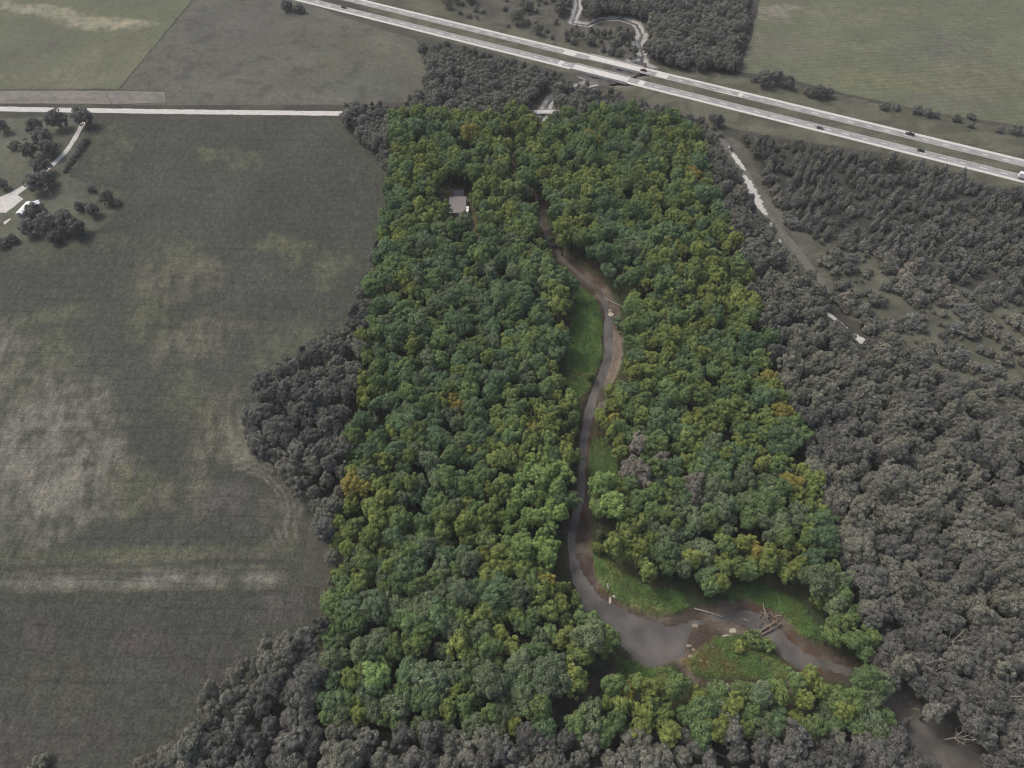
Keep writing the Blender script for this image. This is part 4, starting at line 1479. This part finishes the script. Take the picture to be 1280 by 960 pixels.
# ------------------------------------------------------------------ dead trees, logs, sand
def snag(label, px, py, h, r, seed, lean=(0, 0)):
    g = random.Random(seed)
    x, y = G(px, py, h * .6)
    o = empty('dead_tree', (x, y, 0))
    tag(o, label, 'dead tree', 'bare dead trees')
    t = MB()
    top = (lean[0], lean[1], h * .62)
    t.tube([(0, 0, -.3), (lean[0] * .4, lean[1] * .4, h * .3), top], [.30, .24, .17], 6)
    t.build('trunk', M_DEAD, o)
    for k in range(6):
        b = MB()
        a = k * 1.05 + g.uniform(-.3, .3)
        z0 = h * g.uniform(.35, .62)
        e = Vector((lean[0] + math.cos(a) * r * g.uniform(.6, 1), lean[1] + math.sin(a) * r * g.uniform(.6, 1), h * g.uniform(.75, 1.0)))
        s0 = Vector((lean[0] * z0 / (h * .62), lean[1] * z0 / (h * .62), z0))
        m_ = s0.lerp(e, .5) + Vector((0, 0, -.3))
        b.tube([s0, m_, e], [.15, .11, .04], 5)
        for j in range(3):
            q = s0.lerp(e, g.uniform(.4, .9))
            w_ = q + Vector((g.uniform(-1, 1), g.uniform(-1, 1), g.uniform(.3, 1.2))) * r * .35
            b.tube([q, w_], [.08, .025], 4)
        b.build('branch', M_DEAD, o)
    return o


for k, (lab, a, b, h, r) in enumerate([
    ('bare grey snag standing in the wood near its field side', 466, 528, 15, 3.0),
    ('bare branching snag at the field wood, below the grey clump', 424, 550, 14, 3.5),
    ('bare snag among the brownish trees across from the creek bend', 832, 620, 14, 4.0),
    ('pale bare crown in the wood above the creek bend', 800, 590, 13, 4.0),
    ('pale dead crown in the woods below the motorway plantation', 1190, 800, 20, 5.0),
    ('white dead branches at the outer edge of the river woods', 1262, 868, 20, 5.5),
    ('leaning bare trunk in the dark gap of the outer woods', 1148, 655, 17, 2.5),
    ('second leaning bare trunk near the edge of the outer woods', 1230, 612, 18, 3.5),
    ('short dead snag at the bottom edge of the picture', 506, 950, 13, 2.5),
    ('dead bare tree beside the river mouth in the lower woods', 1196, 918, 14, 3.5),
    ('pale twiggy dead crown in the outer woods beside the log jam bend', 1150, 830, 20, 4.5),
    ('white bare limbs in the outer woods below the upper dark gap', 1172, 775, 20, 4.5),
    ('dead bare top at the far edge of the outer woods', 1250, 690, 20, 4.0),
    ('grey bare tree in the brown patch of the wood east of the creek', 872, 618, 13, 3.5),
    ('bare dead tree above the point bar wood', 1008, 655, 15, 3.0),
]):
    snag(lab, a, b, h, r, 500 + k, (random.uniform(-1, 1), random.uniform(-1, 1)))


def log(label, p0, p1, r0, z0, z1, seed, mat=None, stubs=3):
    g = random.Random(seed)
    a, b = Vector((*G(*p0), z0)), Vector((*G(*p1), z1))
    m_ = a.lerp(b, .5) + Vector((g.uniform(-.4, .4), g.uniform(-.4, .4), 0))
    o = empty('fallen_log', tuple(a))
    tag(o, label, 'log', 'logs along the creek')
    MB().tube([(0, 0, 0), tuple(m_ - a), tuple(b - a)], [r0, r0 * .8, r0 * .45], 8).build('stem', mat or M_DEAD, o)
    for k in range(stubs):
        q = (b - a) * g.uniform(.45, .95)
        e = q + Vector((g.uniform(-1, 1), g.uniform(-1, 1), g.uniform(.2, .8))) * 1.4
        MB().tube([tuple(q), tuple(e)], [r0 * .35, r0 * .12], 5).build('branch_stub', mat or M_DEAD, o)
    return o


M_BROWNLOG = plain('brown_log', (0.21, 0.165, 0.135), 0.9, 0.25, 2.0, spec=0.1)
log('long pale log lying across the brown shallows above the point bar', (868, 760), (904, 770), .34, -.55, -.8, 1)
log('short log floating at the lower edge of the pool', (790, 819), (807, 814), .2, WZ, WZ, 2, M_BROWNLOG, 1)
log('thin fallen trunk across the shaded upper creek', (757, 372), (784, 387), .28, -.6, .3, 3)
log('pale trunk lying in the bottom woods below the pool', (893, 942), (917, 951), .3, 1.5, 3.0, 4)
log('forked log stuck in the water beside the log jam', (930, 772), (937, 776), .22, WZ - .1, -.7, 5, None, 3)
log('longest brown log of the jam, lying across it', (945, 792), (972, 776), .42, -.7, .5, 6, M_BROWNLOG, 1)
log('parallel brown log below the longest one of the jam', (952, 793), (976, 779), .36, -.8, .35, 7, M_BROWNLOG, 1)
log('upright pale log at the far tip of the jam', (958, 768), (953, 755), .25, -.5, .9, 8, None, 2)
g = random.Random(31)
words_j = ['tip', 'shoulder', 'broad end', 'shaded side', 'sunlit side', 'near corner', 'far corner', 'tangled core', 'root end', 'outer side', 'middle', 'inner side', 'foot', 'bank side', 'water side', 'crest', 'lower edge', 'upper edge', 'heart', 'downstream end']
for k in range(20):
    a = (956 + g.uniform(-6, 14), 770 + g.uniform(-8, 12))
    an = g.uniform(0, 3.14)
    b = (a[0] + math.cos(an) * g.uniform(6, 12), a[1] + math.sin(an) * g.uniform(4, 10))
    log('brown drift stick at the %s of the log jam' % words_j[k], a, b, g.uniform(.16, .28), -.8 + g.random() * .6, -.5 + g.random() * 1.1, 40 + k, M_BROWNLOG if g.random() < .85 else M_DEAD, 2)


def sand(px, py, rx, ry, seed, mat, z=None, grow=1.0):
    """low uneven sand mound"""
    g = np.random.default_rng(seed)
    x, y = G(px, py)
    n = 14
    vs, fs = [(0, 0, .16)], []
    for ring, hh in ((.55, .10), (1.0, -.12)):
        for k in range(n):
            a = 2 * math.pi * k / n
            q = ring * (0.75 + .5 * g.random())
            vs.append((math.cos(a) * rx * q, math.sin(a) * ry * q, hh))
    for k in range(n):
        fs.append((0, 1 + k, 1 + (k + 1) % n))
        fs.append((1 + k, 1 + n + k, 1 + n + (k + 1) % n, 1 + (k + 1) % n))
    zz = float(carve(np.array([x]), np.array([y]))[0][0]) if z is None else z
    o = mesh_obj('sand_bar', vs, fs, mat, None, True, (x, y, zz))
    return tag(o, kind='structure')


for k, (a, b, rx, ry, m_) in enumerate([
    (917, 787, 2.0, 1.2, M_SANDW), (911, 794, 2.6, .5, M_SANDW), (891, 808, 1.0, .8, M_SANDW), (868, 811, .8, .7, M_SAND), (864, 820, 1.0, .6, M_SAND), (862, 806, 1.2, .7, M_SAND),
    (870, 781, 1.6, .8, M_SAND), (909, 856, 1.2, 1.3, M_SAND), (764, 391, 1.6, 1.6, M_SANDW), (763, 386, 1.2, 1.0, M_SAND), (768, 744, .9, .8, M_SANDW), (763, 748, .7, 1.6, M_SANDW),
    (766, 756, .7, 1.4, M_SANDW), (760, 732, .5, 1.6, M_SANDW), (1003, 818, 4.5, .7, M_SAND), (1012, 828, 3.5, .8, M_SAND), (885, 828, .7, .5, M_SAND), (876, 826, .7, .5, M_SAND),
    (1180, 955, .9, 2.5, M_SAND), (1148, 885, 2.0, .6, M_SAND)]):
    sand(a, b, rx, ry, 700 + k, m_)

# ------------------------------------------------------------------ grass of the creek openings
GSRC = bpy.data.collections.new('grass_sources')
LEAF['blade'] = leaf_mat('grass_blade', (0.160, 0.265, 0.082), (0.190, 0.272, 0.094), 0.01)
LEAF['sedge'] = leaf_mat('dry_sedge', (0.205, 0.210, 0.085), (0.200, 0.185, 0.085), 0.015)
LEAF['herb'] = leaf_mat('dark_herb', (0.115, 0.205, 0.078), (0.130, 0.215, 0.080), 0.01)
for j, mt in enumerate(('blade', 'sedge', 'herb')):
    for k in range(2):
        V, F = crown_arrays(900 + k + 10 * j, .85, .28, 6, .42, 60, .24)
        me = bpy.data.meshes.new('tuft_source')
        me.from_pydata((V + np.array([0, 0, .25])).tolist(), [], F.tolist())
        me.materials.append(LEAF[mt])
        GSRC.objects.link(bpy.data.objects.new('tuft_source_%d%d' % (j, k), me))
items = []
for nm, poly in GRASS.items():
    wp = GP(poly)
    for (x, y) in poisson(wp, .85, 14000, 77):
        z = float(carve(np.array([x]), np.array([y]))[0][0]) if False else 0.0
        q = float(vnoise(np.array([x]), np.array([y]), 9, 5)[0])
        q += random.uniform(-.12, .12)
        j = 1 if q > (.74 if nm == 'point_bar' else .86) else (2 if q < .35 else 0)
        items.append([x, y, z, random.uniform(0, 6.28), (s := random.uniform(.5, 1.25)), s, s * random.uniform(.6, 1.3), j * 2 + random.randint(0, 1)])
IA = np.array(items)
IA[:, 2] = carve(IA[:, 0], IA[:, 1])[0]
IA = IA[IA[:, 2] > -.55]
stuff('bank_grass', 'rank green grass and sedge on the creek banks', 'grass', IA, GSRC)

# ------------------------------------------------------------------ buildings
M_ROOFG = plain('grey_metal_roof', (0.20, 0.19, 0.185), 0.6, 0.12, 0.8, spec=0.3)
M_ROOFD = plain('dark_shingle', (0.045, 0.045, 0.06), 0.9, 0.2, 2.0)
M_WHITE = plain('white_paint', (0.80, 0.81, 0.82), 0.5, 0.04, 1.0)
M_WALLG = plain('weathered_boards', (0.20, 0.19, 0.175), 0.9, 0.2, 1.5)
M_WALLP = plain('pale_siding', (0.42, 0.43, 0.46), 0.8, 0.08, 1.5)
M_GLASS = plain('dark_glass', (0.02, 0.022, 0.026), 0.08, 0.1, 1.0, spec=0.6)
M_TYRE = plain('tyre', (0.02, 0.02, 0.02), 0.9, 0.1, 5)
M_STEEL = plain('steel', (0.35, 0.35, 0.36), 0.4, 0.1, 3, metal=0.6)
M_WOOD = plain('pole_wood', (0.33, 0.31, 0.27), 0.9, 0.2, 2)

sx, sy = G(572, 255.5, 3.2)
shed = empty('pole_shed', (sx, sy, 0), R(2))
tag(shed, 'grey ribbed metal roofed shed in the wood clearing', 'shed')
MB().box(0, 0, 1.3, 9.6, 14.2, 2.6).build('wall', M_WALLG, shed)
for k in range(10):
    m_ = MB()
    x0 = -5.1 + k * 1.02 + .51
    z0 = 3.0
    m_.add([(x0 - .5, -7.4, z0 - .25), (x0 + .5, -7.4, z0 - .25), (x0 + .5, 7.4, z0 + .35), (x0 - .5, 7.4, z0 + .35),
            (x0 - .5, -7.4, z0 - .33), (x0 + .5, -7.4, z0 - .33), (x0 + .5, 7.4, z0 + .27), (x0 - .5, 7.4, z0 + .27)],
           [(0, 1, 2, 3), (7, 6, 5, 4), (0, 4, 5, 1), (1, 5, 6, 2), (2, 6, 7, 3), (3, 7, 4, 0)])
    p = m_.build('roof_panel', M_ROOFG, shed)
    MB().add([(x0 - .56, -7.42, z0 - .24), (x0 - .46, -7.42, z0 - .24), (x0 - .46, 7.42, z0 + .36), (x0 - .56, 7.42, z0 + .36),
              (x0 - .56, -7.42, z0 - .15), (x0 - .46, -7.42, z0 - .15), (x0 - .46, 7.42, z0 + .45), (x0 - .56, 7.42, z0 + .45)],
             [(3, 2, 1, 0), (4, 5, 6, 7), (0, 1, 5, 4), (1, 2, 6, 5), (2, 3, 7, 6), (3, 0, 4, 7)]).build('rib', M_ROOFG, p)
MB().box(0, -7.13, 1.1, 3.0, .08, 2.2).build('door', M_WALLP, shed)


def gable_house(root, L, W, hw, hr, wall, roof, over=.35):
    MB().prism([(-W / 2, 0), (W / 2, 0), (W / 2, hw), (0, hw + hr), (-W / 2, hw)], -L / 2, L / 2).build('wall', wall, root)
    for sgn in (-1, 1):
        a, b = (0, hw + hr + .12), (sgn * (W / 2 + over), hw - over * hr / (W / 2) + .12)
        pr = [a, b, (b[0], b[1] - .1), (a[0], a[1] - .1)]
        if sgn > 0:
            pr = list(reversed(pr))
        MB().prism(pr, -L / 2 - over, L / 2 + over).build('roof_slope', roof, root)


cx_, cy_ = G(572.5, 240, 2.5)
cab = empty('cabin', (cx_, cy_, 0), R(92))
tag(cab, 'small dark roofed cabin with pale walls behind the metal shed', 'cabin')
gable_house(cab, 6.4, 5.0, 2.5, 1.2, M_WALLP, M_ROOFD)
for (dx, nm, w_, z0, h) in ((1.6, 'window', 1.0, 1.0, 1.0), (-1.7, 'window', 1.0, 1.0, 1.0), (0, 'door', .95, 0, 2.1)):
    f = MB().box(-2.53, dx, z0 + h / 2, .06, w_, h).build(nm, M_WHITE, cab)
    MB().box(-2.57, dx, z0 + h / 2, .03, w_ * .8, h * .82).build('pane', M_GLASS if nm == 'window' else M_WHITE, f)
for dy in (-3.0, 3.0):
    MB().box(-4.2, dy, 1.2, .14, .14, 2.4).build('porch_post', M_WHITE, cab)
MB().box(-3.5, 0, 2.35, 2.0, 6.6, .1).build('porch_roof', M_ROOFD, cab)

kx, ky = G(583.3, 262.5, 1.8)
cmp_ = empty('camper_trailer', (kx, ky, 0), R(90))
tag(cmp_, 'white camper trailer parked at the corner of the metal shed', 'trailer')
MB().prism([(-2.7, .55), (2.7, .55), (2.85, 1.2), (2.5, 2.6), (2.2, 2.75), (-2.4, 2.75), (-2.7, 2.5)], -1.2, 1.2).build('body', M_WHITE, cmp_)
for dx in (-.35, .45):
    for sgn in (-1, 1):
        MB().tube([(dx, sgn * 1.22, .36), (dx, sgn * 1.05, .36)], [.36, .36], 12).build('wheel', M_TYRE, cmp_)
for dx in (-1.6, 1.5):
    MB().box(dx, -1.215, 1.75, .9, .03, .6).build('window', M_GLASS, cmp_)
MB().box(.2, 0, 2.83, .7, .6, .16).build('roof_vent', M_STEEL, cmp_)
MB().box(3.4, 0, .6, 1.4, .12, .12).build('hitch', M_STEEL, cmp_)

for (p0, p1, W, lab) in (((24, 266), (36.5, 252.5), 4.6, 'white metal roofed shed half under the trees beside the gravel yard'),
                         ((39, 253.5), (48, 251), 3.4, 'small white roofed shed behind the larger one, under the farm trees')):
    a, b = Vector(G(*p0, 3)), Vector(G(*p1, 3))
    c_ = (a + b) / 2
    L = (b - a).length
    o = empty('white_shed', (c_.x, c_.y, 0), math.atan2((b - a).y, (b - a).x) - math.pi / 2)
    tag(o, lab, 'shed', 'white roofed farm sheds')
    gable_house(o, L, W, 2.5, .9, M_WALLP, M_WHITE)
    MB().box(0, -L / 2 - .03, 1.05, 1.8, .06, 2.1).build('door', M_WALLG, o)
    MB().box(W / 2 + .03, 0, 1.5, .05, 1.0, .8).build('window', M_GLASS, o)


def pole(label, px, py, h):
    x, y = G(px, py)
    o = empty('utility_pole', (x, y, 0), R(80))
    tag(o, label, 'pole', 'wooden utility poles')
    MB().tube([(0, 0, -.2), (0, 0, h * .5), (0, 0, h)], [.19, .16, .12], 8).build('shaft', M_WOOD, o)
    c = MB().box(0, 0, h - .6, 2.4, .12, .14).build('crossarm', M_WOOD, o)
    for dx in (-1.0, 0, 1.0):
        MB().tube([(dx, 0, h - .52), (dx, 0, h - .28)], [.07, .05], 6).build('insulator', M_STEEL, c)


pole('pale utility pole by the farm thicket and yard', 68, 249, 11)
pole('utility pole beside the farm hedge', 101, 194, 10)
pole('utility pole at the far side of the gravel road by the meadow', 249, 129.5, 10)
pole('utility pole at the far side of the road, against the bare soil strip', 139, 129.5, 9)

# ------------------------------------------------------------------ vehicles
def paint(name, c):
    return plain(name, c, 0.3, 0.03, 1.0, spec=0.5)


def wheels(o, xs_, w_, r):
    for x in xs_:
        for sgn in (-1, 1):
            t = MB().tube([(x, sgn * w_, r), (x, sgn * (w_ - .22), r)], [r, r], 14).build('wheel', M_TYRE, o)
            MB().tube([(x, sgn * (w_ + .012), r), (x, sgn * (w_ - .02), r)], [r * .6, r * .6], 10).build('rim', M_STEEL, t)


def car(label, px, py, col, flip=1, kind='sedan', tlane=None):
    x, y = G(px, py, .7)
    s = FD.x * x + FD.y * (y - 527)
    loc = FP(s, tlane, RZ + .005)
    o = empty('pickup_truck' if kind == 'pickup' else 'car', loc, math.atan2(FD.y, FD.x) + (0 if flip > 0 else math.pi))
    tag(o, label, 'pickup' if kind == 'pickup' else 'car', 'vehicles on the motorway')
    m_ = paint('car_paint', col)
    if kind == 'sedan':
        MB().prism([(-2.35, .35), (2.3, .32), (2.36, .62), (2.1, .78), (.95, .92), (-1.55, 1.0), (-2.3, .95), (-2.38, .6)], -.9, .9).build('body', m_, o)
        MB().prism([(.95, .93), (.25, 1.40), (-.95, 1.42), (-1.75, .99)], -.74, .74).build('greenhouse', M_GLASS, o)
        MB().prism([(.22, 1.405), (-.93, 1.425), (-.93, 1.47), (.2, 1.45)], -.70, .70).build('roof', m_, o)
        wheels(o, (1.45, -1.4), .9, .33)
    else:
        MB().prism([(-2.8, .5), (2.75, .48), (2.8, .95), (2.55, 1.12), (1.15, 1.2), (-.75, 1.2), (-.78, .75), (-2.7, .75), (-2.82, .72)], -.95, .95).build('body', m_, o)
        MB().prism([(1.2, 1.2), (.6, 1.78), (-.6, 1.8), (-.75, 1.2)], -.8, .8).build('greenhouse', M_GLASS, o)
        MB().prism([(.58, 1.785), (-.58, 1.805), (-.58, 1.86), (.56, 1.84)], -.78, .78).build('roof', m_, o)
        for sgn in (-1, 1):
            MB().box(-1.78, sgn * .88, .98, 2.0, .12, .46).build('bed_side', m_, o)
        MB().box(-2.76, 0, .98, .1, 1.76, .46).build('tailgate', m_, o)
        wheels(o, (1.75, -1.75), .95, .38)
    for sgn in (-1, 1):
        xf = 2.33 if kind == 'sedan' else 2.78
        MB().box(xf, sgn * .62, .62 if kind == 'sedan' else .88, .08, .34, .14).build('headlight', M_WHITE, o)
        MB().box(-xf - .02, sgn * .66, .8 if kind == 'sedan' else .86, .08, .3, .14).build('tail_light', plain('red_lens', (.4, .02, .02), .3, .02), o)
    return o


car('dark grey car on the nearer carriageway above the plantation', 1024, 163, (.07, .075, .085), 1, 'sedan', 3.9)
car('black car on the nearer carriageway behind a tall tree tip', 1151, 190, (.012, .012, .014), 1, 'sedan', 7.0)
car('dark car on the nearer carriageway near the top of the picture', 427, 11, (.02, .022, .025), 1, 'sedan', 7.0)
car('dark red car crossing the farther motorway bridge', 805, 86.5, (.09, .02, .02), -1, 'sedan', 22.9)
car('dark pickup on the farther carriageway above the plantation', 1138, 165.5, (.03, .03, .032), -1, 'pickup', 23.8)
car('white pickup at the top edge of the picture on the nearer carriageway', 380, 1.5, (.75, .75, .74), 1, 'pickup', 6.8)

x, y = G(1288, 224, 2.0)
s = FD.x * x + FD.y * (y - 527)
tr = empty('semi_truck', FP(s + 0.5, 4.2, RZ + .005), math.atan2(FD.y, FD.x))
tag(tr, 'white box trailer truck leaving the picture on the nearer carriageway', 'truck', 'vehicles on the motorway')
MB().box(0, 0, 2.65, 14.5, 2.55, 2.75).build('trailer_box', M_WHITE, tr)
MB().box(0, 0, 1.15, 13.0, .9, .22).build('trailer_frame', M_STEEL, tr)
MB().prism([(8.0, .7), (13.2, .7), (13.3, 1.9), (11.6, 2.1), (10.9, 3.3), (10.2, 3.75), (8.2, 3.75)], -1.2, 1.2).build('cab', M_WHITE, tr)
MB().prism([(11.62, 2.13), (10.93, 3.28), (10.86, 3.26), (11.55, 2.11)], -1.0, 1.0).build('windscreen', M_GLASS, tr)
wheels(tr, (-6.2, -5.0, 7.2, 8.6, 12.3), 1.25, .5)

# ------------------------------------------------------------------ air between the camera and the far fields
hz_m, hz_nt, hz_out = nodes_of('haze_air')
vol = N(hz_nt, 'ShaderNodeVolumePrincipled')
vol.inputs['Color'].default_value = (0.93, 0.95, 0.97, 1)
vol.inputs['Density'].default_value = 0.00009
vol.inputs['Anisotropy'].default_value = 0.0
hz_nt.links.new(vol.outputs[0], hz_out.inputs['Volume'])
hb = MB()
hb.add([(-6500, -4500, -8), (6500, -4500, -8), (6500, 7500, -8), (-6500, 7500, -8), (-6500, -4500, 268), (6500, -4500, 268), (6500, 7500, 268), (-6500, 7500, 268)],
       [(3, 2, 1, 0), (4, 5, 6, 7), (0, 1, 5, 4), (1, 2, 6, 5), (2, 3, 7, 6), (3, 0, 4, 7)])
hzo = hb.build('haze', hz_m)
tag(hzo, 'thin pale air haze over the whole landscape', 'haze', kind='stuff')
